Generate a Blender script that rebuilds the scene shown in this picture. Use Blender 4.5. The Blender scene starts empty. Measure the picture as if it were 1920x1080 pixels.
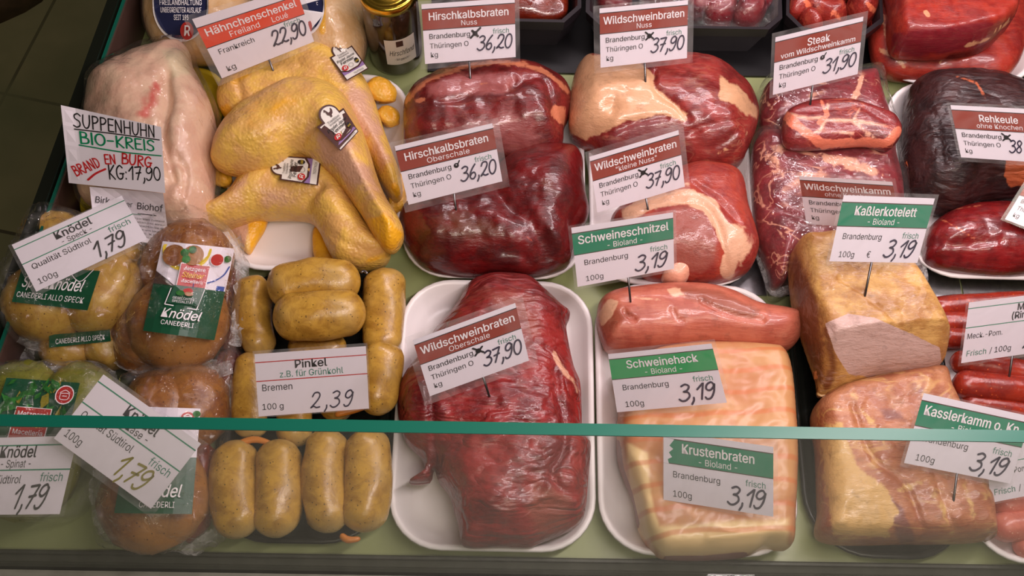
import bpy, bmesh, math, random
import numpy as np
from mathutils import Vector, Matrix, noise
from mathutils.bvhtree import BVHTree
from mathutils.geometry import delaunay_2d_cdt

SC = bpy.context.scene
COL = SC.collection
random.seed(7)

# ---------------------------------------------------------------- camera
F = 2000.0                       # focal length in pixels of the 1920x1080 frame
TH = math.radians(64.5)          # looking down into the counter
ROLL = math.radians(0.9)
DIST = 1.1
FWD = np.array([0, math.cos(TH), -math.sin(TH)])
U0 = np.array([0, math.sin(TH), math.cos(TH)])
X0 = np.array([1.0, 0, 0])
RT = math.cos(ROLL) * X0 + math.sin(ROLL) * U0
UP = -math.sin(ROLL) * X0 + math.cos(ROLL) * U0
CAM = -DIST * FWD
cam = bpy.data.cameras.new('camera')
cam.sensor_width = 36.0
cam.lens = F / 1920 * 36.0
cam.clip_start = 0.02
camo = bpy.data.objects.new('camera', cam)
COL.objects.link(camo)
camo.matrix_world = Matrix(((RT[0], UP[0], -FWD[0], CAM[0]), (RT[1], UP[1], -FWD[1], CAM[1]),
                            (RT[2], UP[2], -FWD[2], CAM[2]), (0, 0, 0, 1)))
SC.camera = camo

# ---------------------------------------------------------------- light, world, exposure
SC.view_settings.view_transform = 'Standard'
SC.view_settings.look = 'None'
SC.view_settings.gamma = 1.0
SC.view_settings.use_curve_mapping = False
SC.view_settings.exposure = 0.10
SC.cycles.use_denoising = True
SC.cycles.max_bounces = 10
SC.cycles.transparent_max_bounces = 24
SC.cycles.caustics_reflective = False
SC.cycles.caustics_refractive = False
w = bpy.data.worlds.new('world'); SC.world = w
w.use_nodes = True
w.node_tree.nodes['Background'].inputs[0].default_value = (0.62, 0.52, 0.44, 1)
w.node_tree.nodes['Background'].inputs[1].default_value = 0.07


def area(name, loc, target, sx, sy, power, col):
    L = bpy.data.lights.new(name, 'AREA'); L.shape = 'RECTANGLE'; L.size = sx; L.size_y = sy
    L.energy = power; L.color = col
    o = bpy.data.objects.new(name, L); COL.objects.link(o); o.location = loc
    d = Vector(target) - Vector(loc)
    o.rotation_euler = d.to_track_quat('-Z', 'Y').to_euler()
    return o


area('counter_strip_lamp', (0.42, -0.10, 0.88), (0.34, 0.02, 0), 1.0, 0.045, 7.4, (1.0, 0.85, 0.86))
area('counter_back_lamp', (0.36, 0.40, 0.66), (0.26, 0.10, 0), 0.95, 0.045, 4.4, (1.0, 0.84, 0.87))
area('ceiling_lamp', (0.3, -1.5, 2.4), (0.0, -0.3, -.2), 1.6, 0.3, 15.0, (1.0, 0.87, 0.68))

# ---------------------------------------------------------------- pixel <-> world helpers


def rays(px):
    px = np.asarray(px, float).reshape(-1, 2)
    return FWD[None] + ((px[:, 0:1] - 960) / F) * RT[None] + ((540 - px[:, 1:2]) / F) * UP[None]


def P(px, z):
    """points seen at the given places, at height z above the deck"""
    r = rays(px)
    t = (np.asarray(z, float) - CAM[2]) / r[:, 2]
    return CAM[None] + r * t.reshape(-1, 1)


def proj(w):
    v = np.asarray(w) - CAM
    d = v @ FWD
    return np.stack([960 + F * (v @ RT) / d, 540 - F * (v @ UP) / d], 1)


S = 0.00055                       # metres per pixel on the deck

# ---------------------------------------------------------------- objects


def mk(name, V, Fc, mats, parent=None, origin=None, smooth=True, midx=None, attrs=None, recalc=True):
    """link ONE mesh object; V are world coordinates"""
    V = np.asarray(V, float)
    if parent is not None:
        org = np.array(parent['_o'])
    elif origin is not None:
        org = np.array(origin, float)
    else:
        org = np.array([(V[:, 0].min() + V[:, 0].max()) / 2, (V[:, 1].min() + V[:, 1].max()) / 2, V[:, 2].min()])
    me = bpy.data.meshes.new(name)
    me.from_pydata((V - org).tolist(), [], [list(map(int, f)) for f in Fc])
    if not isinstance(mats, (list, tuple)):
        mats = [mats]
    for m in mats:
        me.materials.append(m)
    if midx is not None:
        me.polygons.foreach_set('material_index', np.asarray(midx, np.int32))
    if recalc:
        bm = bmesh.new(); bm.from_mesh(me)
        bmesh.ops.recalc_face_normals(bm, faces=bm.faces)
        bm.to_mesh(me); bm.free()
    me.polygons.foreach_set('use_smooth', np.full(len(me.polygons), smooth, bool))
    for k, a in (attrs or {}).items():
        at = me.attributes.new(k, 'FLOAT', 'POINT')
        at.data.foreach_set('value', np.asarray(a, np.float32))
    me.update()
    o = bpy.data.objects.new(name, me)
    COL.objects.link(o)
    if parent is not None:
        o.parent = parent
    else:
        o.location = org
    o['_o'] = [float(x) for x in org]
    return o


def empty(name, loc):
    o = bpy.data.objects.new(name, None); COL.objects.link(o)
    o.empty_display_size = 0.02
    o.location = loc; o['_o'] = [float(x) for x in loc]
    return o


def tag(o, label, cat, group=None):
    o['label'] = label; o['category'] = cat
    if group:
        o['group'] = group
    return o


def struct(o):
    o['kind'] = 'structure'
    return o


BV = {}


def reg(key, V, Fc):
    BV[key] = BVHTree.FromPolygons([tuple(v) for v in V], [list(map(int, f)) for f in Fc])


def hit(pxs, keys=None, off=0.0006, fallback=None):
    """first surface met through the given places"""
    out = []
    R = rays(pxs)
    c = Vector(CAM)
    ks = keys or list(BV)
    last = None
    for r in R:
        d = Vector(r).normalized()
        best = None
        for k in ks:
            h = BV[k].ray_cast(c, d)
            if h[0] is not None and (best is None or h[3] < best[3]):
                best = h
        if best is None:
            out.append(None)
        else:
            n = best[1]
            if n.dot(d) > 0:
                n = -n
            out.append(best[0] + n * off)
            last = best[3]
    ds = [(o - c).length for o in out if o is not None]
    dm = float(np.median(ds)) if ds else (fallback or 1.0)
    for i, o in enumerate(out):
        if o is None:
            # nearest hit keeps the sheet going past the edge
            j = min((k for k in range(len(out)) if out[k] is not None), key=lambda k: abs(k - i), default=None)
            dd = (out[j] - c).length if j is not None else dm
            out[i] = c + Vector(R[i]).normalized() * dd
    return np.array([tuple(o) for o in out])


# ---------------------------------------------------------------- 2-D helpers


def smooth_closed(pts, step=5.0):
    pts = np.asarray(pts, float)
    n = len(pts); out = []
    for i in range(n):
        p0, p1, p2, p3 = pts[i - 1], pts[i], pts[(i + 1) % n], pts[(i + 2) % n]
        k = max(1, int(np.linalg.norm(p2 - p1) / step))
        for j in range(k):
            t = j / k
            out.append(0.5 * ((2 * p1) + (p2 - p0) * t + (2 * p0 - 5 * p1 + 4 * p2 - p3) * t * t + (-p0 + 3 * p1 - 3 * p2 + p3) * t ** 3))
    return np.array(out)


def smooth_open(pts, k=6):
    pts = np.asarray(pts, float)
    q = np.vstack([2 * pts[0] - pts[1], pts, 2 * pts[-1] - pts[-2]])
    out = []
    for i in range(1, len(q) - 2):
        p0, p1, p2, p3 = q[i - 1], q[i], q[i + 1], q[i + 2]
        for j in range(k):
            t = j / k
            out.append(0.5 * ((2 * p1) + (p2 - p0) * t + (2 * p0 - 5 * p1 + 4 * p2 - p3) * t * t + (-p0 + 3 * p1 - 3 * p2 + p3) * t ** 3))
    out.append(q[-2])
    return np.array(out)


def dist_line(Q, pts, closed=False):
    pts = np.asarray(pts, float)
    if closed:
        pts = np.vstack([pts, pts[:1]])
    best = np.full(len(Q), 1e9)
    for a, b in zip(pts[:-1], pts[1:]):
        ab = b - a; L = max(ab @ ab, 1e-9)
        t = np.clip(((Q - a) @ ab) / L, 0, 1)
        d = np.linalg.norm(Q - (a + t[:, None] * ab), axis=1)
        best = np.minimum(best, d)
    return best


def inside(Q, pts):
    pts = np.asarray(pts, float)
    res = np.zeros(len(Q), bool)
    j = len(pts) - 1
    for i in range(len(pts)):
        yi, yj = pts[i, 1], pts[j, 1]; xi, xj = pts[i, 0], pts[j, 0]
        if yi != yj:
            c = ((yi > Q[:, 1]) != (yj > Q[:, 1])) & (Q[:, 0] < (xj - xi) * (Q[:, 1] - yi) / (yj - yi) + xi)
            res ^= c
        j = i
    return res


def mask(Q, shapes):
    """0..1 mask from ('p', polygon, soft) and ('l', polyline, half width, soft) patches"""
    m = np.zeros(len(Q))
    for s in shapes:
        if s[0] == 'p':
            d = dist_line(Q, s[1], True) * np.where(inside(Q, s[1]), -1, 1)
            v = np.clip(0.5 - d / (2 * s[2]), 0, 1)
            a = s[3] if len(s) > 3 else 1
        else:
            d = dist_line(Q, s[1]) - s[2]
            v = np.clip(0.5 - d / (2 * s[3]), 0, 1)
            a = s[4] if len(s) > 4 else 1
        m = np.maximum(m, v * a)
    return m


def fbm(V, scale, seed=0.0, octaves=4):
    return np.array([noise.fractal(Vector((v[0] * scale + seed, v[1] * scale, v[2] * scale)), 1.0, 2.0, octaves) for v in V])


def pillow(name, outline, zeq, zt, zb, R, mat, parent=None, st=4.6, p=2.2, sag=0.25, bumps=(), creases=(), cuts=(),
           m1=(), m2=(), nz=0.002, nsc=22, wob=0.0, smooth=True, key=None, seed=0.0, Rb=None, mats=None, stretch=None):
    """a solid lump of meat: its outline at the height of its greatest girth, domed above and below"""
    B = smooth_closed(outline, st) if smooth else np.asarray(outline, float)
    if np.sum(B[:, 0] * np.roll(B[:, 1], -1) - np.roll(B[:, 0], -1) * B[:, 1]) < 0:
        B = B[::-1]
    if wob:
        for i in range(len(B)):
            B[i] += wob * np.array(noise.noise_vector(Vector((B[i, 0] * .03 + seed, B[i, 1] * .03, 1.3))))[:2]
    x0, y0 = B.min(0); x1, y1 = B.max(0)
    G = []
    for r, yy in enumerate(np.arange(y0, y1, st * .87)):
        for xx in np.arange(x0 + (st / 2 if r % 2 else 0), x1, st):
            G.append((xx, yy))
    G = np.array(G)
    dd = dist_line(G, B, True)
    G = G[inside(G, B) & (dd > st * 0.9)]
    T = np.roll(B, -1, 0) - np.roll(B, 1, 0)
    T /= np.linalg.norm(T, axis=1)[:, None] + 1e-9
    N = np.stack([-T[:, 1], T[:, 0]], 1)
    rings = []
    for off in (st * .12, st * .4):
        q = B + N * off
        ok = inside(q, B) & (dist_line(q, B, True) > off * .85)
        rings.append(q[ok])
    pts = np.vstack([B] + rings + [G])
    r = delaunay_2d_cdt([Vector(q) for q in pts], [], [list(range(len(B)))], 1, 1e-5)
    V2 = np.array([tuple(v) for v in r[0]]); Fc = [list(f) for f in r[2]]
    d = dist_line(V2, B, True)
    bnd = d < st * .03
    d[bnd] = 0
    dmax = d.max()

    def prof(dist, RR):
        t = np.clip(dist / RR, 0, 1)
        return (1 - (1 - t) ** p) ** (1 / p)
    base = P(V2, zeq)
    h = prof(d, R) * (1 - sag * (1 - d / dmax) ** 2)
    top = base.copy(); top[:, 2] = zeq + (zt - zeq) * h
    q = proj(top)
    dz = np.zeros(len(q))
    for b in bumps:
        cx, cy, rx, ry, rot, amp = b
        a = math.radians(rot); ux = (q[:, 0] - cx) * math.cos(a) + (q[:, 1] - cy) * math.sin(a)
        uy = -(q[:, 0] - cx) * math.sin(a) + (q[:, 1] - cy) * math.cos(a)
        dz += amp * 1e-3 * np.exp(-(ux / rx) ** 2 - (uy / ry) ** 2)
    for c in creases:
        dz -= c[2] * 1e-3 * np.exp(-(dist_line(q, smooth_open(c[0], 4)) / c[1]) ** 2)
    edge = np.clip(d / (st * 2.5), 0, 1)
    if nz:
        sc = V2 * S
        if stretch:
            a = math.radians(stretch[0])
            sc = np.stack([(sc[:, 0] * math.cos(a) + sc[:, 1] * math.sin(a)) / stretch[1], -sc[:, 0] * math.sin(a) + sc[:, 1] * math.cos(a)], 1)
        dz += nz * fbm(np.column_stack([sc, np.zeros(len(sc))]), nsc, seed)
    top[:, 2] += dz * edge
    for (a, b, za, zc) in cuts:      # a sloping cut face: no higher than the ramp from a (za) to b (zc)
        a = np.array(a, float); b = np.array(b, float); ab = b - a
        t = ((proj(top) - a) @ ab) / (ab @ ab)
        top[:, 2] = np.where(t > 0, np.minimum(top[:, 2], np.maximum(za + (zc - za) * t, zb + .002)), top[:, 2])
    bot = base.copy(); bot[:, 2] = zeq - (zeq - zb) * prof(d, Rb or R * .6)
    n = len(V2)
    bi = np.where(~bnd)[0]
    mapb = np.arange(n); mapb[bi] = n + np.arange(len(bi))
    V = np.vstack([top, bot[bi]])
    faces = Fc + [[int(mapb[i]) for i in f[::-1]] for f in Fc]
    q = proj(V)
    at = {'m1': mask(q, m1), 'm2': mask(q, m2)}
    o = mk(name, V, faces, mat, parent, attrs=at)
    reg(key or (name + str(len(BV))), V, faces)
    return o


def tube(name, path, rad, z, mat, parent=None, n=20, rings=26, flat=1.0, nz=0.0012, key=None, endp=1.0, seed=0., attrs_m1=()):
    """a sausage: path seen in the picture plane laid at height z, rounded ends"""
    path = np.asarray(path, float)
    zz = np.broadcast_to(np.asarray(z, float), (len(path),))
    W = np.vstack([P(path[i:i + 1], zz[i]) for i in range(len(path))])
    W = smooth_open(W, 10)
    rr = np.interp(np.linspace(0, 1, len(W)), np.linspace(0, 1, len(np.atleast_1d(rad))), np.atleast_1d(rad)) * S
    L = np.concatenate([[0], np.cumsum(np.linalg.norm(np.diff(W, axis=0), axis=1))])
    r0 = rr.mean()
    tt = (1 - np.cos(np.linspace(0, math.pi, rings))) / 2
    s = tt * L[-1]
    C = np.stack([np.interp(s, L, W[:, k]) for k in range(3)], 1)
    rs = np.interp(s, L, rr)
    e = np.minimum(s, L[-1] - s) / (r0 * endp)
    rs = rs * np.sqrt(np.clip(1 - (1 - np.clip(e, 0, 1)) ** 2, 0.0, 1))
    T = np.gradient(C, axis=0); T /= np.linalg.norm(T, axis=1)[:, None]
    V = []; Fc = []
    for i in range(rings):
        a = np.cross(T[i], [0, 0, 1]); a /= np.linalg.norm(a)
        b = np.cross(a, T[i])
        for k in range(n):
            an = 2 * math.pi * k / n
            dirv = math.cos(an) * a + math.sin(an) * b * flat
            rk = rs[i]
            if nz and rk > 0:
                rk += nz * noise.fractal(Vector(C[i] * 30 + dirv * 1.2 + seed), 1, 2, 2) * min(1, rk / r0 * 1.5)
            V.append(C[i] + dirv * max(rk, 1e-5))
    for i in range(rings - 1):
        for k in range(n):
            Fc.append((i * n + k, i * n + (k + 1) % n, (i + 1) * n + (k + 1) % n, (i + 1) * n + k))
    Fc.append(tuple(range(n))[::-1]); Fc.append(tuple((rings - 1) * n + k for k in range(n)))
    V = np.array(V)
    q = proj(V)
    o = mk(name, V, Fc, mat, parent, attrs={'m1': mask(q, attrs_m1), 'm2': np.zeros(len(V))})
    reg(key or (name + str(len(BV))), V, Fc)
    return o


def ball(name, cx, cy, rx, ry, z, rz, mat, parent=None, key=None, nz=0.003, seed=0., rot=0):
    """a dumpling or lump: a squashed, knobbly ball"""
    c = P([(cx, cy)], z)[0]
    V = []; Fc = []
    n, m = 26, 16
    a = math.radians(rot)
    for j in range(m + 1):
        ph = math.pi * j / m
        for i in range(n):
            th = 2 * math.pi * i / n
            d = Vector((math.sin(ph) * math.cos(th), math.sin(ph) * math.sin(th), math.cos(ph)))
            k = 1 + nz / (rx * S) * noise.fractal(d * 2.1 + Vector((seed, 0, 0)), 1, 2, 3)
            x, y = d.x * rx * S * k, d.y * ry * S / .9 * k
            V.append((c[0] + x * math.cos(a) - y * math.sin(a), c[1] + x * math.sin(a) + y * math.cos(a), c[2] + d.z * rz * k))
    for j in range(m):
        for i in range(n):
            Fc.append((j * n + i, j * n + (i + 1) % n, (j + 1) * n + (i + 1) % n, (j + 1) * n + i))
    V = np.array(V)
    o = mk(name, V, Fc, mat, parent, attrs={'m1': np.zeros(len(V)), 'm2': np.zeros(len(V))})
    reg(key or (name + str(len(BV))), V, Fc)
    return o


def rrect(hx, hy, r, k=8):
    pts = []
    for cx, cy, a0 in ((hx - r, hy - r, 0), (-hx + r, hy - r, 90), (-hx + r, -hy + r, 180), (hx - r, -hy + r, 270)):
        for i in range(k + 1):
            a = math.radians(a0 + 90 * i / k)
            pts.append((cx + r * math.cos(a), cy + r * math.sin(a)))
    return pts


def tray(name, quad, mat, h=0.024, rad=0.045, z0=0.0, taper=0.013):
    """a moulded food tray: TL TR BR BL of the rim as seen"""
    q = P(quad, z0 + h)
    c = q.mean(0)
    ex = ((q[1] - q[0]) + (q[2] - q[3])) / 2; hx = np.linalg.norm(ex) / 2; ex /= np.linalg.norm(ex)
    ey = ((q[0] - q[3]) + (q[1] - q[2])) / 2; hy = np.linalg.norm(ey) / 2
    ey = ey - ex * (ey @ ex); ey /= np.linalg.norm(ey)
    V = []; Fc = []; prevn = None
    prof = [(taper + .004, 0.0), (taper, .0015), (.003, h - .004), (0.0, h - .001), (.0012, h + .0006), (.004, h + .0008), (.0062, h - .001),
            (.0085, h - .006), (taper + .006, .008), (taper + .011, .0045), (taper + .018, .0035)]
    n = None
    for ins, z in prof:
        pts = rrect(hx - ins, hy - ins, max(rad - ins, .004))
        n = len(pts)
        for x, y in pts:
            V.append(c + ex * x + ey * y + np.array([0, 0, z0 + z - c[2]]))
    for j in range(len(prof) - 1):
        for i in range(n):
            Fc.append((j * n + i, j * n + (i + 1) % n, (j + 1) * n + (i + 1) % n, (j + 1) * n + i))
    Fc.append(tuple(range(n))[::-1])
    Fc.append(tuple((len(prof) - 1) * n + i for i in range(n)))
    V = np.array(V)
    o = mk(name, V, Fc, mat)
    reg(name + str(len(BV)), V, Fc)
    return o


def box_w(x0, x1, y0, y1, z0, z1):
    V = [(x, y, z) for z in (z0, z1) for y in (y0, y1) for x in (x0, x1)]
    return V, [(0, 2, 3, 1), (4, 5, 7, 6), (0, 1, 5, 4), (2, 6, 7, 3), (0, 4, 6, 2), (1, 3, 7, 5)]
# ---------------------------------------------------------------- materials


def srgb(r, g, b):
    f = lambda c: (c / 255 / 12.92) if c / 255 <= .04045 else ((c / 255 + .055) / 1.055) ** 2.4
    return (f(r), f(g), f(b), 1.0)


class NT:
    def __init__(s, name):
        s.m = bpy.data.materials.new(name); s.m.use_nodes = True
        s.t = s.m.node_tree; s.t.nodes.clear()
        s.out = s.n('ShaderNodeOutputMaterial')

    def n(s, kind, **kw):
        nd = s.t.nodes.new(kind)
        for k, v in kw.items():
            setattr(nd, k, v)
        return nd

    def l(s, a, b):
        s.t.links.new(a, b)

    def setv(s, sock, v):
        if hasattr(v, 'is_output') or isinstance(v, bpy.types.NodeSocket):
            s.l(v, sock)
        else:
            sock.default_value = v

    def mix(s, fac, a, b):
        nd = s.n('ShaderNodeMix', data_type='RGBA')
        s.setv(nd.inputs[0], fac); s.setv(nd.inputs[6], a); s.setv(nd.inputs[7], b)
        return nd.outputs[2]

    def math(s, op, a, b=0.0, c=0.0):
        nd = s.n('ShaderNodeMath', operation=op)
        s.setv(nd.inputs[0], a); s.setv(nd.inputs[1], b); s.setv(nd.inputs[2], c)
        return nd.outputs[0]

    def mr(s, v, a, b, c=0.0, d=1.0):
        nd = s.n('ShaderNodeMapRange', interpolation_type='SMOOTHSTEP')
        s.setv(nd.inputs[0], v); nd.inputs[1].default_value = a; nd.inputs[2].default_value = b
        nd.inputs[3].default_value = c; nd.inputs[4].default_value = d
        return nd.outputs[0]

    def coords(s, scale=(1, 1, 1), rot=0.0):
        tc = s.n('ShaderNodeTexCoord')
        mp = s.n('ShaderNodeMapping')
        mp.inputs['Rotation'].default_value = (0, 0, math.radians(rot)); mp.inputs['Scale'].default_value = scale
        s.l(tc.outputs['Object'], mp.inputs[0])
        return mp.outputs[0]

    def noise(s, co, scale, detail=3, rough=.55, dist=0.0):
        nd = s.n('ShaderNodeTexNoise')
        s.l(co, nd.inputs['Vector']); nd.inputs['Scale'].default_value = scale
        nd.inputs['Detail'].default_value = detail; nd.inputs['Roughness'].default_value = rough; nd.inputs['Distortion'].default_value = dist
        return nd.outputs[0]

    def voro(s, co, scale, feature='F1'):
        nd = s.n('ShaderNodeTexVoronoi', feature=feature)
        s.l(co, nd.inputs['Vector']); nd.inputs['Scale'].default_value = scale
        return nd.outputs[0]

    def bump(s, h, strength, dist=.002, norm=None):
        nd = s.n('ShaderNodeBump')
        nd.inputs['Strength'].default_value = strength; nd.inputs['Distance'].default_value = dist
        s.l(h, nd.inputs['Height'])
        if norm is not None:
            s.l(norm, nd.inputs['Normal'])
        return nd.outputs[0]

    def schlick(s, nrm=None):
        lw = s.n('ShaderNodeLayerWeight'); lw.inputs['Blend'].default_value = .5
        if nrm is not None:
            s.l(nrm, lw.inputs['Normal'])
        return s.math('ADD', s.math('MULTIPLY', s.math('POWER', lw.outputs['Facing'], 5.0), .96), .04)

    def attr(s, name):
        return s.n('ShaderNodeAttribute', attribute_name=name).outputs['Fac']

    def bsdf(s, col, rough=.5, normal=None, spec=.5, coat=0.0, coat_r=.1, metal=0.0, sss=0.0, cn=None):
        b = s.n('ShaderNodeBsdfPrincipled')
        s.setv(b.inputs['Base Color'], col); s.setv(b.inputs['Roughness'], rough)
        b.inputs['Specular IOR Level'].default_value = spec
        b.inputs['Coat Weight'].default_value = coat; b.inputs['Coat Roughness'].default_value = coat_r
        b.inputs['Metallic'].default_value = metal
        if sss:
            b.inputs['Subsurface Weight'].default_value = sss
            b.inputs['Subsurface Radius'].default_value = (.008, .003, .002)
            b.inputs['Subsurface Scale'].default_value = 1.0
        if normal is not None:
            s.l(normal, b.inputs['Normal']); s.l(cn if cn is not None else normal, b.inputs['Coat Normal'])
        s.l(b.outputs[0], s.out.inputs[0])
        return s.m


def plain(name, col, rough=.5, spec=.5, metal=0.0, nscale=0, namp=0.0, bump=0.0):
    t = NT(name)
    nrm = None
    c = col
    if nscale:
        co = t.coords()
        nz = t.noise(co, nscale, 4)
        dk = tuple(x * (1 - namp) for x in col[:3]) + (1,)
        c = t.mix(t.mr(nz, .35, .65), dk, col)
        if bump:
            nrm = t.bump(nz, bump, .001)
    return t.bsdf(c, rough, nrm, spec, metal=metal)


def meat(name, c1, c2, fat, third=None, fib=(0, 1.0), marb=0.0, mscale=60, rough=.36, coat=.35, bump=.5, bscale=90, breakup=.5, spec=.5, wr=0.0):
    """raw meat: c1/c2 mottled lean, fat where m1 is set, third colour where m2 is set, white marbling threads"""
    t = NT(name)
    co = t.coords()
    fco = t.coords((1 / fib[1], 1, 1), fib[0])
    n1 = t.noise(co, 30, 4, .6, .3)
    n2 = t.noise(fco, 210, 4, .68)
    base = t.mix(t.mr(t.math('ADD', t.math('MULTIPLY', n1, .7), t.math('MULTIPLY', n2, .3)), .40, .60), c1, c2)
    nb = t.noise(co, 75, 5, .62, .5)
    brk = t.math('MULTIPLY', t.math('SUBTRACT', nb, .5), breakup * 2)
    if third is not None:
        m2 = t.mr(t.math('ADD', t.attr('m2'), brk), .25, .80)
        base = t.mix(m2, base, third)
    if marb > 0:
        mz = t.noise(fco, mscale, 3, .55, 1.2)
        th = t.mr(t.math('ABSOLUTE', t.math('SUBTRACT', mz, .5)), .0, .035, 1.0, 0.0)
        lo = t.mr(t.noise(co, 24, 2), .42, .58)
        base = t.mix(t.math('MULTIPLY', t.math('MULTIPLY', th, lo), marb), base, fat)
    m1 = t.mr(t.math('ADD', t.attr('m1'), brk), .38, .60)
    fat2 = t.mix(n2, fat, tuple(min(1, x * 1.0) * .78 for x in fat[:3]) + (1,))
    col = t.mix(m1, base, fat2)
    col = t.mix(t.mr(t.noise(fco, 330, 3, .7), .52, .74, 0, .14), col, t.mix(.5, col, fat))
    col = t.mix(t.mr(t.noise(co, 95, 4, .7), .52, .70, 0, .38), col, t.mix(.6, col, srgb(40, 10, 10)))
    wh = None
    h = t.math('ADD', t.math('MULTIPLY', n2, .75), t.math('MULTIPLY', t.noise(fco, bscale, 5, .65), .8))
    if wr:
        wz = t.noise(fco, 46, 2, .5, .6)
        wh = t.math('MULTIPLY', t.math('ABSOLUTE', t.math('SUBTRACT', wz, .5)), wr * 6)
        h = t.math('ADD', h, wh)
    nrm = t.bump(h, bump, .0022)
    ch = t.math('ADD', t.math('MULTIPLY', t.noise(fco, bscale, 3, .55), 1.0), t.math('MULTIPLY', n2, .30))
    if wh is not None:
        ch = t.math('ADD', ch, wh)
    cn = t.bump(ch, bump * .7, .0022)
    rg = t.mr(nb, .3, .7, rough - .04, rough + .2)
    return t.bsdf(col, rg, nrm, spec, coat * 1.1, .07, cn=cn)


def skin(name, c1, c2, hot, grey, pores=.6):
    """poultry skin with goose-bumps; m1 = orange-yellow patches, m2 = bare pinkish flesh"""
    t = NT(name)
    co = t.coords()
    n1 = t.noise(co, 34, 4, .6, .4)
    n2 = t.noise(co, 120, 4, .6)
    base = t.mix(t.mr(n1, .38, .62), c1, c2)
    brk = t.math('MULTIPLY', t.math('SUBTRACT', n1, .5), 1.2)
    base = t.mix(t.mr(t.math('ADD', t.attr('m1'), brk), .3, .75), base, hot)
    base = t.mix(t.mr(t.math('ADD', t.attr('m2'), brk), .3, .8), base, grey)
    sp = t.voro(co, 75)
    spk = t.mr(sp, .0, .10, 1, 0)
    spk = t.math('MULTIPLY', spk, t.mr(t.noise(co, 18, 2), .50, .62))
    base = t.mix(t.math('MULTIPLY', spk, .8), base, srgb(70, 45, 20))
    v = t.voro(co, 340, 'SMOOTH_F1')
    h = t.math('ADD', t.math('MULTIPLY', v, -.6), t.math('MULTIPLY', n2, .8))
    h = t.math('ADD', h, t.math('MULTIPLY', t.noise(t.coords((1, 3.0, 1), 25), 40, 2), .9))
    return t.bsdf(base, t.mr(n2, .3, .7, .30, .5), t.bump(h, pores * .85, .0024), .5, .12, .2)


def casing(name, c1, c2, spk, fatc, rough=.3):
    """sausage casing with filling showing through"""
    t = NT(name)
    co = t.coords()
    n1 = t.noise(co, 55, 6, .72, .5)
    n0 = t.noise(co, 14, 2)
    base = t.mix(t.mr(n1, .34, .66), c1, c2)
    base = t.mix(t.mr(n0, .45, .70, 0, .6), base, fatc)
    v = t.voro(co, 240)
    k = t.math('MULTIPLY', t.mr(v, .08, .22, .9, 0), t.mr(t.noise(co, 50, 2), .44, .52))
    base = t.mix(k, base, spk)
    return t.bsdf(base, t.mr(n1, .3, .7, rough - .06, rough + .14), t.bump(t.math('ADD', n1, t.math('MULTIPLY', t.noise(co, 26, 2), 1.3)), .35, .002), .5, .3, .12)


def film(name, haze=.05, gloss=.55, wr=.8, scale=55, rough=.07, tint=(1, 1, 1, 1), rim=10.0):
    """clear packing film with creases"""
    t = NT(name)
    co = t.coords()
    nz = t.noise(co, scale, 3, .6, 1.0)
    rd = t.math('ABSOLUTE', t.math('SUBTRACT', nz, .5))
    v = t.voro(co, scale * .9, 'DISTANCE_TO_EDGE')
    h = t.math('ADD', t.math('MULTIPLY', rd, 1.6), t.math('MULTIPLY', v, .35))
    nrm = t.bump(h, wr, .006)
    tr = t.n('ShaderNodeBsdfTransparent'); tr.inputs[0].default_value = tint
    gl = t.n('ShaderNodeBsdfGlossy'); gl.inputs['Roughness'].default_value = rough
    gl.inputs['Color'].default_value = (1, 1, 1, 1)
    t.l(nrm, gl.inputs['Normal'])
    a = t.n('ShaderNodeMixShader')
    t.setv(a.inputs[0], t.math('MULTIPLY', t.schlick(nrm), gloss)); t.l(tr.outputs[0], a.inputs[1]); t.l(gl.outputs[0], a.inputs[2])
    df = t.n('ShaderNodeBsdfDiffuse'); df.inputs[0].default_value = (.8, .78, .76, 1)
    b = t.n('ShaderNodeMixShader')
    t.setv(b.inputs[0], t.math('MULTIPLY', t.math('ADD', t.mr(rd, 0, .1, 1.6, .6), t.math('MULTIPLY', t.attr('m1'), rim)), haze)); t.l(a.outputs[0], b.inputs[1]); t.l(df.outputs[0], b.inputs[2])
    t.l(b.outputs[0], t.out.inputs[0])
    return t.m


def glass(name, tint, haze=0.0, gl_amt=1.0):
    t = NT(name)
    tr = t.n('ShaderNodeBsdfTransparent'); tr.inputs[0].default_value = tint
    gl = t.n('ShaderNodeBsdfGlossy'); gl.inputs['Roughness'].default_value = .01
    a = t.n('ShaderNodeMixShader')
    t.setv(a.inputs[0], t.math('MULTIPLY', t.schlick(), gl_amt)); t.l(tr.outputs[0], a.inputs[1]); t.l(gl.outputs[0], a.inputs[2])
    if haze:
        df = t.n('ShaderNodeBsdfDiffuse'); df.inputs[0].default_value = (.8, .8, .78, 1)
        b = t.n('ShaderNodeMixShader'); b.inputs[0].default_value = haze
        t.l(a.outputs[0], b.inputs[1]); t.l(df.outputs[0], b.inputs[2])
        a = b
    t.l(a.outputs[0], t.out.inputs[0])
    return t.m


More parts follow.
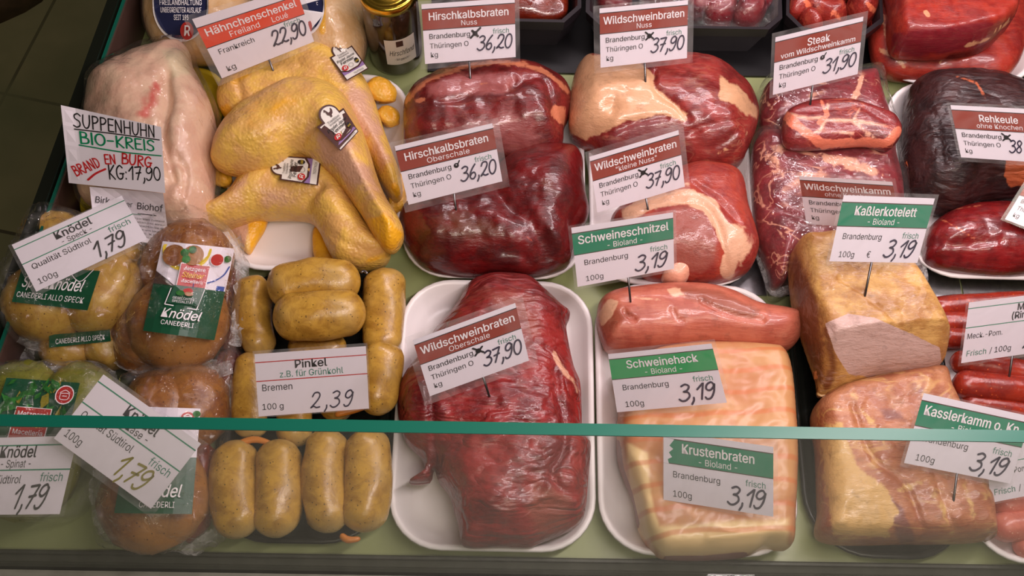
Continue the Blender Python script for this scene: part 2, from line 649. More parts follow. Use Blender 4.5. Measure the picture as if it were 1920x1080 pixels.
M = {}
M['tray_white'] = plain('white_tray_plastic', srgb(236, 230, 228), .32, .5)
M['tray_black'] = plain('black_tray_plastic', srgb(22, 24, 20), .25, .5)
M['tray_soft_black'] = plain('black_carton_tray', srgb(38, 32, 36), .35, .5)
M['tray_yellow'] = plain('yellow_tray_foam', srgb(205, 180, 40), .4)
M['deck'] = plain('pale_green_deck', srgb(152, 160, 108), .35, .5, nscale=8, namp=.12)
M['steel'] = plain('brushed_steel', srgb(150, 148, 150), .32, .5, 1.0, nscale=200, namp=.2)
M['steel_dark'] = plain('dark_rail', srgb(62, 64, 54), .5, .4, .2, nscale=60, namp=.2)
M['mat_black'] = plain('black_display_mat', srgb(20, 18, 20), .38, .5, nscale=30, namp=.3)
M['stone'] = plain('pale_ledge', srgb(150, 150, 138), .45, .5, nscale=40, namp=.2)
M['panel_dark'] = plain('brown_black_panel', srgb(84, 62, 54), .35, .5, nscale=12, namp=.3)
M['panel_edge'] = plain('black_edge', srgb(18, 22, 14), .3)
M['teal'] = plain('green_glass_edge', srgb(14, 92, 74), .32, .35)
M['glass'] = glass('front_glass', (.97, .98, .965, 1), .012, .38)
M['glass_end'] = glass('end_glass', (.80, .84, .74, 1), .01)
M['film'] = film('clear_film', .008, .9, .55, 44, rim=5.0)
M['film_crinkle'] = film('crinkled_film', .008, .9, .8, 52, .05, rim=12.0)
M['film_seam'] = film('film_seam', .30, .9, .9, 70, .06, rim=0.0)
M['lam'] = film('laminate', .05, .3, .02, 12, .06)
M['paper'] = plain('white_paper', srgb(232, 224, 232), .45)
M['paper_warm'] = plain('cream_paper', srgb(222, 216, 206), .5)
M['brown'] = plain('brown_band', srgb(146, 58, 42), .45)
M['orange'] = plain('orange_band', srgb(222, 74, 44), .45)
M['green'] = plain('green_band', srgb(40, 132, 98), .45)
M['lightgreen'] = plain('bright_green_band', srgb(52, 158, 92), .45)
M['ink'] = plain('black_ink', srgb(28, 24, 26), .5)
M['marker'] = plain('purple_black_marker', srgb(44, 36, 62), .35)
M['ink_white'] = plain('white_ink', srgb(240, 234, 236), .5)
M['ink_green'] = plain('green_ink', srgb(32, 120, 96), .5)
M['ink_red'] = plain('red_ink', srgb(186, 36, 34), .5)
M['ink_brown'] = plain('brown_ink', srgb(72, 40, 34), .5)
M['ink_gold'] = plain('gold_ink', srgb(226, 176, 70), .45)
M['ink_blue'] = plain('blue_ink', srgb(28, 32, 66), .45)
M['marker_green'] = plain('green_marker', srgb(0, 130, 84), .4)
M['marker_red'] = plain('red_marker', srgb(196, 34, 38), .4)
M['marker_olive'] = plain('olive_marker', srgb(138, 128, 40), .4)
M['pin'] = plain('steel_pin', srgb(120, 116, 118), .3, .5, 1.0)
M['label_green'] = plain('dark_green_label', srgb(24, 76, 50), .3)
M['label_red'] = plain('red_label', srgb(178, 40, 34), .3)
M['label_yellow'] = plain('yellow_label', srgb(220, 190, 50), .3)
M['label_blue'] = plain('blue_label', srgb(58, 84, 160), .3)
M['label_lilac'] = plain('lilac_label', srgb(140, 112, 160), .35)
M['leaf'] = plain('leaf_green', srgb(50, 128, 50), .35, nscale=120, namp=.6)
M['gold'] = plain('gold_lid', srgb(226, 186, 70), .22, .5, 1.0)
t = NT('jar_contents'); M['jar_fill'] = t.bsdf(srgb(44, 32, 20), .12, None, .7, .6, .04)
# ---------------------------------------------------------------- lettering
_TC = {}
FONT = None
try:      # Blender's own bundled sans-serif; falls back to its built-in face
    import os
    FONT = bpy.data.fonts.load(os.path.join(bpy.utils.resource_path('LOCAL'), 'datafiles', 'fonts', 'Inter.woff2'))
except Exception:
    FONT = None


CAPH = 0.72


def text2d(s, bold=0.0, shear=0.0):
    """outline lettering as flat 2-D polygons, cap height 1"""
    k = (s, bold, shear)
    if k in _TC:
        return _TC[k]
    cu = bpy.data.curves.new('lettering', 'FONT')
    cu.body = s; cu.size = 1.0
    if FONT:
        cu.font = FONT
    cu.shear = shear; cu.resolution_u = 3
    o = bpy.data.objects.new('lettering', cu); COL.objects.link(o)
    bpy.context.view_layer.update()
    me = bpy.data.meshes.new_from_object(o.evaluated_get(bpy.context.evaluated_depsgraph_get()))
    V = np.array([(v.co.x, v.co.y) for v in me.vertices]) if len(me.vertices) else np.zeros((0, 2))
    Fc = [list(p.vertices) for p in me.polygons]
    bpy.data.objects.remove(o); bpy.data.curves.remove(cu); bpy.data.meshes.remove(me)
    V = V / CAPH
    if len(V):
        V[:, 0] -= V[:, 0].min()
    if bold and len(V):      # heavier strokes: the same letters laid side by side
        b = bold * 1.35
        W = [V + np.array(d) for d in ((0, 0), (-b, 0), (b, 0), (0, b * .6), (0, -b * .6))]
        Fc = [[i + k2 * len(V) for i in f] for k2 in range(5) for f in Fc]
        V = np.vstack([np.column_stack([q, np.full(len(q), 2.4e-5 * k2)]) for k2, q in enumerate(W)]); V[:, 0] -= V[:, 0].min()
    _TC[k] = (V, Fc)
    return _TC[k]


for _k in (1,):
    _v, _f = text2d('H')
    CAPH = float(_v[:, 1].max()) * CAPH
    _TC.clear()


def ell(cx, cy, rx, ry, n=14, a0=90, sweep=360):
    return [(cx + rx * math.cos(math.radians(a0 + sweep * i / n)), cy + ry * math.sin(math.radians(a0 + sweep * i / n))) for i in range(n + 1)]


HAND = {  # pen strokes, (width, [strokes]); 'c' curved strokes, 's' straight ones
    '0': (.75, [('c', ell(.36, .5, .30, .5))]),
    '1': (.55, [('s', [(.08, .62), (.46, 1.0), (.36, 0)])]),
    '2': (.75, [('c', [(.08, .74), (.22, .97), (.5, .98), (.62, .78), (.45, .45), (.05, .04)]), ('c', [(.05, .04), (.25, .12), (.45, .03), (.7, .06)])]),
    '3': (.72, [('c', [(.12, .9), (.38, 1.0), (.62, .86), (.5, .62), (.28, .55)]), ('c', [(.28, .55), (.56, .48), (.66, .25), (.45, .02), (.2, -.02), (.0, .1)])]),
    '6': (.70, [('c', [(.56, 1.0), (.28, .68), (.1, .3), (.2, .04), (.44, .0), (.6, .2), (.5, .42), (.28, .4), (.12, .22)])]),
    '7': (.70, [('s', [(.08, .92), (.64, .98), (.24, 0)]), ('s', [(.16, .48), (.6, .54)])]),
    '8': (.72, [('c', [(.6, .86), (.38, 1.0), (.16, .84), (.26, .62), (.5, .44), (.6, .2), (.4, 0), (.12, .1), (.14, .34), (.44, .56), (.6, .78), (.6, .86)])]),
    '9': (.72, [('c', [(.6, .82), (.42, 1.0), (.16, .88), (.1, .62), (.3, .5), (.52, .64), (.62, .86)]), ('c', [(.62, .86), (.58, .4), (.4, .04), (.16, -.02), (.04, .1)])]),
    ',': (.34, [('c', [(.2, .14), (.2, -.04), (.08, -.26)])]),
    ':': (.34, [('s', [(.15, .55), (.16, .50)]), ('s', [(.12, .08), (.13, .03)])]),
    'S': (.66, [('c', [(.56, .86), (.36, 1.0), (.12, .86), (.16, .62), (.46, .44), (.5, .14), (.26, 0), (.02, .1)])]),
    'U': (.72, [('c', [(.1, 1.0), (.08, .4), (.22, .04), (.44, .06), (.58, .4), (.6, 1.0)])]),
    'P': (.64, [('s', [(.12, 0), (.12, 1.0)]), ('c', [(.12, .98), (.44, .96), (.54, .74), (.38, .52), (.12, .46)])]),
    'E': (.60, [('s', [(.52, .98), (.1, .98), (.1, .02), (.54, .02)]), ('s', [(.1, .52), (.46, .52)])]),
    'N': (.74, [('s', [(.1, 0), (.1, 1.0), (.58, 0), (.58, 1.0)])]),
    'H': (.74, [('s', [(.1, 0), (.1, 1.0)]), ('s', [(.6, 0), (.6, 1.0)]), ('s', [(.1, .5), (.6, .52)])]),
    'B': (.66, [('s', [(.12, 0), (.12, 1.0)]), ('c', [(.12, .98), (.44, .92), (.44, .62), (.14, .54)]), ('c', [(.14, .54), (.54, .46), (.54, .1), (.12, .0)])]),
    'I': (.30, [('s', [(.14, 0), (.14, 1.0)])]),
    'O': (.78, [('c', ell(.36, .5, .30, .48))]),
    '-': (.55, [('s', [(.06, .48), (.44, .5)])]),
    'K': (.66, [('s', [(.12, 0), (.12, 1.0)]), ('s', [(.56, 1.0), (.14, .46), (.58, 0)])]),
    'R': (.66, [('s', [(.12, 0), (.12, 1.0)]), ('c', [(.12, .98), (.46, .94), (.5, .68), (.14, .5)]), ('s', [(.16, .5), (.58, 0)])]),
    'A': (.68, [('s', [(.04, 0), (.34, 1.0), (.6, 0)]), ('s', [(.14, .36), (.52, .36)])]),
    'D': (.72, [('s', [(.12, 0), (.12, 1.0)]), ('c', [(.12, .98), (.5, .84), (.6, .46), (.42, .1), (.12, .02)])]),
    'G': (.74, [('c', [(.6, .84), (.38, 1.0), (.12, .74), (.1, .3), (.3, .02), (.56, .12), (.6, .42)]), ('s', [(.36, .42), (.7, .42)])]),
    ' ': (.4, []),
}


def ribbon(pts, wd):
    pts = np.asarray(pts, float)
    T = np.gradient(pts, axis=0); T /= np.linalg.norm(T, axis=1)[:, None] + 1e-9
    pts = np.vstack([pts[0] - T[0] * wd * .4, pts, pts[-1] + T[-1] * wd * .4])
    T = np.vstack([T[:1], T, T[-1:]])
    N = np.stack([-T[:, 1], T[:, 0]], 1)
    ws = np.full(len(pts), wd / 2); ws[0] *= .55; ws[-1] *= .55
    V = np.vstack([pts + N * ws[:, None], pts - N * ws[:, None]])
    n = len(pts)
    return V, [[i, i + 1, n + i + 1, n + i] for i in range(n - 1)]


def hand2d(s, pen=.13, slant=.2, sp=1.0):
    """handwriting as pen ribbons, digit height 1"""
    x = 0.0; V = []; Fc = []; n = 0
    for ch in s:
        wd, strokes = HAND[ch]
        for kind, st in strokes:
            pt = np.array(st, float)
            if kind == 'c':
                pt = smooth_open(pt, 4)
            else:
                q = [pt[0]]
                for a, b in zip(pt[:-1], pt[1:]):
                    q += [a + (b - a) * .06, a + (b - a) * .5, a + (b - a) * .94, b]
                pt = np.array(q)
            pt = pt + np.array([x, 0]); pt[:, 0] += slant * pt[:, 1]
            v, f = ribbon(pt, pen)
            V.append(v); Fc += [[i + n for i in q] for q in f]; n += len(v)
        x += wd * sp
    return (np.vstack(V), Fc) if V else (np.zeros((0, 2)), [])


class Sheet:
    """flat things in a sheet's own u (rightwards), v (downwards) coordinates, gathered by material"""

    def __init__(s, asp):
        s.asp = asp            # width / height of the sheet
        s.L = {}               # layer -> material -> (V, F)

    def add(s, layer, mat, V, Fc):
        d = s.L.setdefault(layer, {}).setdefault(mat, [[], [], 0])
        V = np.asarray(V, float)
        if V.shape[1] == 2:
            V = np.column_stack([V, np.zeros(len(V))])
        d[0].append(V); d[1] += [[i + d[2] for i in f] for f in Fc]; d[2] += len(V)

    def rect(s, mat, u0, v0, u1, v1, layer='face', nu=1, nv=1):
        V = [(u0 + (u1 - u0) * i / nu, v0 + (v1 - v0) * j / nv) for j in range(nv + 1) for i in range(nu + 1)]
        Fc = [[j * (nu + 1) + i, j * (nu + 1) + i + 1, (j + 1) * (nu + 1) + i + 1, (j + 1) * (nu + 1) + i] for j in range(nv) for i in range(nu)]
        s.add(layer, mat, V, Fc)

    def poly(s, mat, pts, layer='face'):
        s.add(layer, mat, pts, [list(range(len(pts)))])

    def disc(s, mat, u, v, r, layer='face', n=20, ry=None):
        s.poly(mat, [(u + r * math.cos(2 * math.pi * i / n), v + (ry or r * s.asp) * math.sin(2 * math.pi * i / n)) for i in range(n)], layer)

    def _put(s, mat, V, Fc, u, v, h, align, width, layer, rot=0.0):
        if not len(V):
            return
        w = V[:, 0].max() - V[:, 0].min()
        kx = h / s.asp
        if width:
            kx = width / w
        V = V.copy(); V[:, 0] -= V[:, 0].min()
        off = {'l': 0, 'c': -.5, 'r': -1}[align] * w
        X = (V[:, 0] + off) * kx * s.asp; Y = V[:, 1] * h
        a = math.radians(rot)
        Z = V[:, 2] if V.shape[1] > 2 else np.zeros(len(V))
        s.add(layer, mat, np.stack([u + (X * math.cos(a) - Y * math.sin(a)) / s.asp, v - (X * math.sin(a) + Y * math.cos(a)), Z], 1), Fc)

    def text(s, mat, st, u, v, h, align='l', width=None, bold=0.0, shear=0.0, layer='lettering', rot=0.0):
        V, Fc = text2d(st, bold, shear)
        s._put(mat, V, Fc, u, v, h, align, width, layer, rot)

    def hand(s, mat, st, u, v, h, align='l', width=None, pen=.15, slant=.2, layer='handwriting', rot=0.0, sp=1.0):
        V, Fc = hand2d(st, pen, slant, sp)
        s._put(mat, V, Fc, u, v, h, align, width, layer, rot)

    def stroke(s, mat, pts, wd, layer='handwriting'):
        p = np.asarray(pts, float) * np.array([s.asp, 1])
        V, Fc = ribbon(smooth_open(p, 4) if len(p) > 2 else p, wd)
        s.add(layer, mat, V / np.array([s.asp, 1]), Fc)


def homog(quad):
    """u,v in the unit square -> place in the picture plane of a rectangle seen at TL TR BR BL"""
    src = [(0, 0), (1, 0), (1, 1), (0, 1)]
    A = []; b = []
    for (u, v), (x, y) in zip(src, quad):
        A.append([u, v, 1, 0, 0, 0, -u * x, -v * x]); b.append(x)
        A.append([0, 0, 0, u, v, 1, -u * y, -v * y]); b.append(y)
    h = np.linalg.solve(np.array(A, float), np.array(b, float))
    H = np.append(h, 1).reshape(3, 3)

    def f(uv):
        uv = np.asarray(uv, float)
        q = np.column_stack([uv, np.ones(len(uv))]) @ H.T
        return q[:, :2] / q[:, 2:3]
    return f


def card_plane(quad, aspect, e0=42.0):
    R = rays(quad)
    best = None
    for e in range(22, 80, 2):
        for a in range(-36, 38, 2):
            er, ar = math.radians(e), math.radians(a)
            n = np.array([math.cos(er) * math.sin(ar), -math.cos(er) * math.cos(ar), math.sin(er)])
            dn = R @ n
            if np.any(dn > -1e-3):
                continue
            p = R / -dn[:, None]
            t, r, b, l = p[1] - p[0], p[2] - p[1], p[2] - p[3], p[3] - p[0]
            N = np.linalg.norm
            cost = math.log(N(t) / N(b)) ** 2 + math.log(N(l) / N(r)) ** 2
            cost += ((t @ l) / N(t) / N(l)) ** 2 + ((b @ r) / N(b) / N(r)) ** 2
            cost += .5 * math.log((N(t) + N(b)) / (N(l) + N(r)) / aspect) ** 2 + .03 * ((e - e0) / 30) ** 2 + .03 * (a / 30) ** 2
            if best is None or cost < best[0]:
                best = (cost, n)
    return best[1]


CARD_RES = []


def layers_to_objects(sh, place, parent, names):
    """one mesh per layer; place(uv, lift) -> world"""
    for i, (layer, d) in enumerate(sh.L.items()):
        V = []; Fc = []; mi = []; n = 0; mats = []
        lift = names.get(layer, (0.0001 * (i + 1)))
        for j, (mat, (vs, fs, cnt)) in enumerate(d.items()):
            vv = np.vstack(vs)
            V.append(place(vv[:, :2], lift + vv[:, 2] + (.00004 * j if layer != 'lettering' else 0.0)))
            Fc += [[k + n for k in f] for f in fs]; mi += [j] * len(fs); n += cnt
            mats.append(M[mat])
        mk(layer, np.vstack(V), Fc, mats, parent, smooth=False, midx=mi, recalc=False)


def slab(place, u0, v0, u1, v1, z0, z1, r=0.0):
    uv = [(u0, v0), (u1, v0), (u1, v1), (u0, v1)]
    return np.vstack([place(np.array(uv, float), z0), place(np.array(uv, float), z1)]), \
        [(3, 2, 1, 0), (4, 5, 6, 7), (0, 1, 5, 4), (1, 2, 6, 5), (2, 3, 7, 6), (3, 0, 4, 7)]


def card(sheet, quad, foot, label, group='price cards in the counter', margins=(.06, .07, .06, .10), pin=None, lift=0.0, aspect=1.42, keys=None, zfoot=None,
         e0=42., name='price_card', nrm=None):
    """a laminated price card on a steel pin; foot = where the pin enters the meat"""
    if zfoot is None:
        f = hit([foot], keys)[0]
    else:
        f = P([foot], zfoot)[0]
    n = card_plane(quad, aspect, e0) if nrm is None else np.array(nrm) / np.linalg.norm(nrm)
    H = homog(quad)
    p0 = f + n * lift

    def place(uv, off):
        r = rays(H(uv))
        t = ((p0 - CAM) @ n + off) / (r @ n)
        return CAM[None] + r * t[:, None]
    c = place(np.array([(.5, .5)]), 0)[0]
    root = empty(name, tuple(f))
    tag(root, label, 'price card', group)
    V, Fc = slab(place, 0, 0, 1, 1, -.0001, .0001)
    sh = sheet
    # printed face joined with the paper's own thickness
    d = sh.L.pop('face')
    VV = [V]; FF = list(map(list, Fc)); MI = [0] * 6; mats = [M['paper']]; cnt = 8
    for j, (mat, (vs, fs, cn)) in enumerate(d.items()):
        vv = np.vstack(vs); VV.append(place(vv[:, :2], .00018 + .00004 * j)); FF += [[k + cnt for k in f2] for f2 in fs]
        mats.append(M[mat]); MI += [j + 1] * len(fs); cnt += cn
    pap = mk('paper', np.vstack(VV), FF, mats, root, smooth=False, midx=MI, recalc=False)
    layers_to_objects(sh, place, pap, {'lettering': .0004, 'handwriting': .0006})
    l, tp, r, b = margins
    V, Fc = slab(place, -l, -tp, 1 + r, 1 + b, -.0008, .0009)
    o = mk('laminate', V, Fc, M['lam'], root, smooth=False)
    if pin is not None:
        a = place(np.linalg.solve(np.eye(2), np.zeros(2))[None] + np.array([[.5, 1.0]]), -.001)[0] if pin is True else None
        if pin is not True:
            r_ = rays([pin]); t_ = ((p0 - n * .0012 - CAM) @ n) / (r_ @ n); a = (CAM[None] + r_ * t_[:, None])[0]
        d_ = f - a; L = np.linalg.norm(d_); d_ /= L
        e = f + d_ * .012
        top = a - d_ * .008
        x = np.cross(d_, [0, 0, 1.]); x /= np.linalg.norm(x); y = np.cross(d_, x)
        V = []; k = 8; rr = .0011
        for c_, q in ((top, rr), (e, rr), (e + d_ * .003, .0001)):
            V += [c_ + q * (math.cos(2 * math.pi * i / k) * x + math.sin(2 * math.pi * i / k) * y) for i in range(k)]
        Fc = [(j * k + i, j * k + (i + 1) % k, (j + 1) * k + (i + 1) % k, (j + 1) * k + i) for j in range(2) for i in range(k)]
        Fc += [tuple(range(k)), tuple(range(2 * k, 3 * k))]
        mk('pin', V, Fc, M['pin'], root)
    CARD_RES.append((label, tuple(round(float(x), 3) for x in n), tuple(round(float(x), 3) for x in c)))
    return root


def conform(name, sheet, quad, keys, parent, base='face', off=.0008, flat=False):
    """a printed label lying on the surface beneath it"""
    H = homog(quad)
    g = np.array([(i / 6, j / 6) for j in range(7) for i in range(7)])
    r = rays(H(g)); r /= np.linalg.norm(r, axis=1)[:, None]
    T = np.linalg.norm(hit(H(g), keys, 0.0) - CAM, axis=1)
    Q = lambda w: np.stack([np.ones(len(w)), w[:, 0], w[:, 1], w[:, 0] ** 2, w[:, 0] * w[:, 1], w[:, 1] ** 2], 1)
    if flat:
        Q = lambda w: np.stack([np.ones(len(w)), w[:, 0], w[:, 1]], 1)
    co = np.linalg.lstsq(Q(g), T, rcond=None)[0]
    up = float(np.percentile(Q(g) @ co - T, 92)) + off

    def surf(pxs, w, lift):
        rr = rays(pxs); rr /= np.linalg.norm(rr, axis=1)[:, None]
        return CAM[None] + rr * (Q(w) @ co - up - lift)[:, None]
    out = []
    for li, (layer, d) in enumerate(sheet.L.items()):
        V = []; Fc = []; mi = []; n = 0; mats = []
        for j, (mat, (vs, fs, cnt)) in enumerate(d.items()):
            vv = np.vstack(vs)
            V.append(surf(H(vv[:, :2]), vv, vv[:, 2] + .0004 * j + (.0014 * li if layer != 'face' else 0)))
            Fc += [[k + n for k in f] for f in fs]; mi += [j] * len(fs); n += cnt
            mats.append(M[mat])
        nm = name if layer == 'face' else layer
        o = mk(nm, np.vstack(V), Fc, mats, out[0] if out else parent, smooth=False, midx=mi, recalc=False)
        out.append(o)
    return out
# ---------------------------------------------------------------- the counter and the shop floor
YF = float(P([(960, 1046)], 0)[0, 1])            # front edge of the deck
YB = float(P([(960, -330)], 0)[0, 1])
b0, b1 = P([(262, 90)], 0)[0], P([(20, 800)], 0)[0]
dv = (b1 - b0) / np.linalg.norm(b1 - b0)
b0 = b0 - dv * .30


def onpanel(y):
    return float(b0[0] + (b1[0] - b0[0]) * (y - b0[1]) / (b1[1] - b0[1]))


V = [(x, y, z) for z in (-.02, 0.0) for x, y in ((onpanel(YF), YF), (.95, YF), (.95, YB), (onpanel(YB), YB))]
Fc = [(3, 2, 1, 0), (4, 5, 6, 7), (0, 1, 5, 4), (1, 2, 6, 5), (2, 3, 7, 6), (3, 0, 4, 7)]
deck = mk('counter_deck', V, Fc, M['deck'], smooth=False); struct(deck); reg('deck', V, Fc)

V, Fc = box_w(-.10, .95, float(P([(960, 138)], 0)[0, 1]), YB, 0.0, .003)
tag(mk('display_mat', V, Fc, M['mat_black'], smooth=False), 'flat black mat under the black trays at the back of the counter', 'mat')
reg('mat', V, Fc)

# grey steel strip crossing the deck, with its joints
ya, yb = float(P([(1800, 553)], 0)[0, 1]), float(P([(1800, 522)], 0)[0, 1])
for k, (xa, xb) in enumerate(((.16, .463), (.465, .80))):
    V, Fc = box_w(xa, xb, ya - .005, yb + .03, 0.0, .0025)
    tag(mk('deck_plate', V, Fc, M['steel'], smooth=False),
        ('grey steel plate in the deck under the tray corner beside the cured loin', 'grey steel plate in the deck behind the thin red sausages')[k], 'plate', 'steel plates set in the deck')

# front rail: stepped metal profile
prof = [(0, .0), (0, .004), (-.004, .006), (-.009, .006), (-.010, .001), (-.022, -.002), (-.022, -.008), (-.030, -.010), (-.034, -.05), (0, -.05)]
V = []; n = len(prof)
for x in (-.75, 1.0):
    V += [(x, YF + y * .42, z) for y, z in prof]
Fc = [(i, (i + 1) % n, n + (i + 1) % n, n + i) for i in range(n)] + [tuple(range(n))[::-1], tuple(range(n, 2 * n))]
struct(mk('trim_1', V, Fc, M['steel_dark'], smooth=False))
V, Fc = box_w(-.75, 1.0, YF - .40, YF - .0150, -.06, -.014)
struct(mk('counter_ledge', V, Fc, M['stone'], smooth=False))

# upright front pane with a polished green edge
yg = YF - .012
r0 = rays([(960, 794)])[0]
zg = CAM[2] + r0[2] * (yg - CAM[1]) / r0[1]
tg = .0062
V, Fc = box_w(-.62, .95, yg - tg, yg, .0015, zg)
g = empty('front_glass', (0.15, yg, 0)); struct(g)
mk('pane', V, [f for f in Fc if f != (4, 5, 7, 6)], M['glass'], g, smooth=False, recalc=False)
V, Fc = box_w(-.62, .95, yg - tg - .0003, yg + .0003, zg, zg + .0012)
mk('polished_edge', V, Fc, M['teal'], g, smooth=False)

# slanting end panel
nv = np.cross(dv, [0, 0, 1.0]); nv /= np.linalg.norm(nv)
if nv[0] > 0:
    nv = -nv


def prism(a, b, n, t0, t1, z0, z1):
    V = []
    for z in (z0, z1):
        for p in (a + n * t0, b + n * t0, b + n * t1, a + n * t1):
            V.append((p[0], p[1], z))
    return V, [(0, 3, 2, 1), (4, 5, 6, 7), (0, 1, 5, 4), (1, 2, 6, 5), (2, 3, 7, 6), (3, 0, 4, 7)]


V, Fc = prism(b0, b1, nv, 0, .016, -.02, .060)
e = empty('end_panel', (float(b0[0]), float(b0[1]), 0)); struct(e)
mk('frame_board', V, Fc, M['panel_dark'], e, smooth=False)
V, Fc = prism(b0, b1, nv, .002, .0045, .060, .063)
mk('glass_edge', V, Fc, M['teal'], e, smooth=False)
V, Fc = prism(b0, b1, nv, .0061, .018, .060, .068)
mk('edge_strip', V, Fc, M['panel_edge'], e, smooth=False)
V, Fc = prism(b0, b1, nv, .0162, .019, -.02, .059)
mk('outer_glass', V, Fc, M['glass_end'], e, smooth=False)

# dark tiled shop floor far below
t = NT('shop_floor_tiles')
co = t.coords((1, 1, 1), 12)
br = t.n('ShaderNodeTexBrick'); t.l(co, br.inputs['Vector'])
br.inputs['Scale'].default_value = 3.2; br.inputs['Mortar Size'].default_value = .012; br.offset = 0.0
br.inputs['Brick Width'].default_value = 1.0; br.inputs['Row Height'].default_value = 1.0
br.inputs['Color1'].default_value = srgb(160, 152, 112); br.inputs['Color2'].default_value = srgb(142, 140, 104); br.inputs['Mortar'].default_value = srgb(76, 66, 50)
mt = t.bsdf(t.mix(t.mr(t.noise(co, 2.5, 4), .3, .7), br.outputs[0], srgb(122, 124, 88)), .35, None, .4)
V, Fc = box_w(-3, 3, -3, 3, -.92, -.90)
struct(mk('floor', V, Fc, mt, smooth=False))
# dark carrier bag standing on the shop floor beyond the end panel
bg = M['panel_edge']
c = P([(40, -70)], -.80)[0]
V = []; Fc = []
for j, (z, s) in enumerate(((-.90, 1.0), (-.80, 1.12), (-.66, 1.0), (-.58, .7))):
    for i in range(24):
        a = 2 * math.pi * i / 24
        k = s * (1 + .08 * noise.noise(Vector((math.cos(a) * 2, math.sin(a) * 2, z * 8))))
        V.append((c[0] - .14 + .17 * k * math.cos(a), c[1] + .06 + .16 * k * math.sin(a), z))
for j in range(3):
    for i in range(24):
        Fc.append((j * 24 + i, j * 24 + (i + 1) % 24, (j + 1) * 24 + (i + 1) % 24, (j + 1) * 24 + i))
Fc += [tuple(range(24))[::-1], tuple(range(72, 96))]
M['bag'] = plain('dark_bag', srgb(110, 82, 66), .35, nscale=30, namp=.4, bump=.6)
tag(mk('carrier_bag', V, Fc, M['bag']), 'dim dark bag on the shop floor beyond the end panel', 'bag')

# ---------------------------------------------------------------- trays
TR = [
    ([(455, 135), (768, 140), (752, 510), (405, 505)], 'tray_white', 'white moulded tray holding the yellow chicken legs'),
    ([(775, 150), (1088, 155), (1107, 526), (748, 518)], 'tray_white', 'white moulded tray under the two dark venison roasts'),
    ([(1098, 160), (1392, 165), (1431, 539), (1110, 530)], 'tray_white', 'white moulded tray under the fat-capped and the fat-ringed boar roasts'),
    ([(757, 522), (1109, 528), (1121, 1038), (722, 1030)], 'tray_white', 'white moulded tray with the big wrinkled red boar roast'),
    ([(1114, 530), (1448, 536), (1513, 1046), (1122, 1040)], 'tray_white', 'white moulded tray with pink pork loin and pale crackling joint'),
    ([(1640, 152), (1990, 158), (2090, 530), (1722, 518)], 'tray_white', 'white moulded tray under the near-black venison leg'),
    ([(1612, -160), (1905, -160), (1922, 160), (1622, 150)], 'tray_white', 'white moulded tray under the bright red beef blocks at the back'),
    ([(1716, 549), (2060, 560), (2110, 815), (1752, 805)], 'tray_white', 'white moulded tray of thin dark-red merguez sausages'),
    ([(1800, 812), (2200, 820), (2260, 1066), (1815, 1054)], 'tray_white', 'white moulded tray of pale pink raw sausages at the front rail'),
    ([(440, 500), (752, 505), (738, 1022), (392, 1016)], 'tray_black', 'flat black tray under the speckled yellow-brown sausages'),
    ([(1470, 520), (1740, 530), (1842, 1052), (1512, 1044)], 'tray_black', 'flat black tray under the two cured pork joints'),
]
for q, m, lab in TR:
    blk = m == 'tray_black'
    tag(tray('meat_tray', q, M[m], .012 if blk else .024, .05 if not blk else .06, 0.0, .006 if blk else .013), lab, 'tray', 'black display trays' if blk else 'white display trays')


def octo(name, poly, h, mat, lip=.005, taper=.86):
    """black eight-cornered carton tray, flaring upwards; poly = its rim as seen"""
    R = P(poly, h); c = R.mean(0)
    rings = []
    zb = .003

    def ring(k, z, ins=0.0):
        out = []
        for p in R:
            d = p - c; L = np.linalg.norm(d[:2])
            q = c + d * (k * (L - ins) / L); q = q.copy(); q[2] = z
            out.append(q)
        return out
    rings = [ring(taper, zb), ring(.965, h - .016), ring(.985, h - .015), ring(1, h), ring(1, h, lip), ring(.97, h - .006, lip), ring(taper * .97, zb + .003, .002)]
    n = len(R); V = [p for r in rings for p in r]
    Fc = [(j * n + i, j * n + (i + 1) % n, (j + 1) * n + (i + 1) % n, (j + 1) * n + i) for j in range(len(rings) - 1) for i in range(n)]
    Fc += [tuple(range(n))[::-1], tuple((len(rings) - 1) * n + i for i in range(n))]
    o = mk(name, V, Fc, mat, smooth=False)
    reg(name + str(len(BV)), V, Fc)
    return o


H8 = .055
for poly, lab in (
    ([(878, 38), (1058, 42), (1090, 14), (1088, -110), (1060, -140), (880, -142), (850, -112), (846, 12)], 'black eight-cornered carton tray of glossy brown-red meat'),
    ([(1128, 50), (1442, 55), (1467, 34), (1462, -110), (1436, -140), (1126, -142), (1102, -112), (1098, 22)], 'black eight-cornered carton tray of film-wrapped dark red cubes'),
    ([(1505, 58), (1622, 66), (1657, 40), (1648, -100), (1622, -130), (1504, -132), (1476, -104), (1474, 28)], 'black eight-cornered carton tray of loose bright red chunks'),
):
    tag(octo('carton_tray', poly, H8, M['tray_soft_black']), lab, 'tray', 'black carton trays at the back')
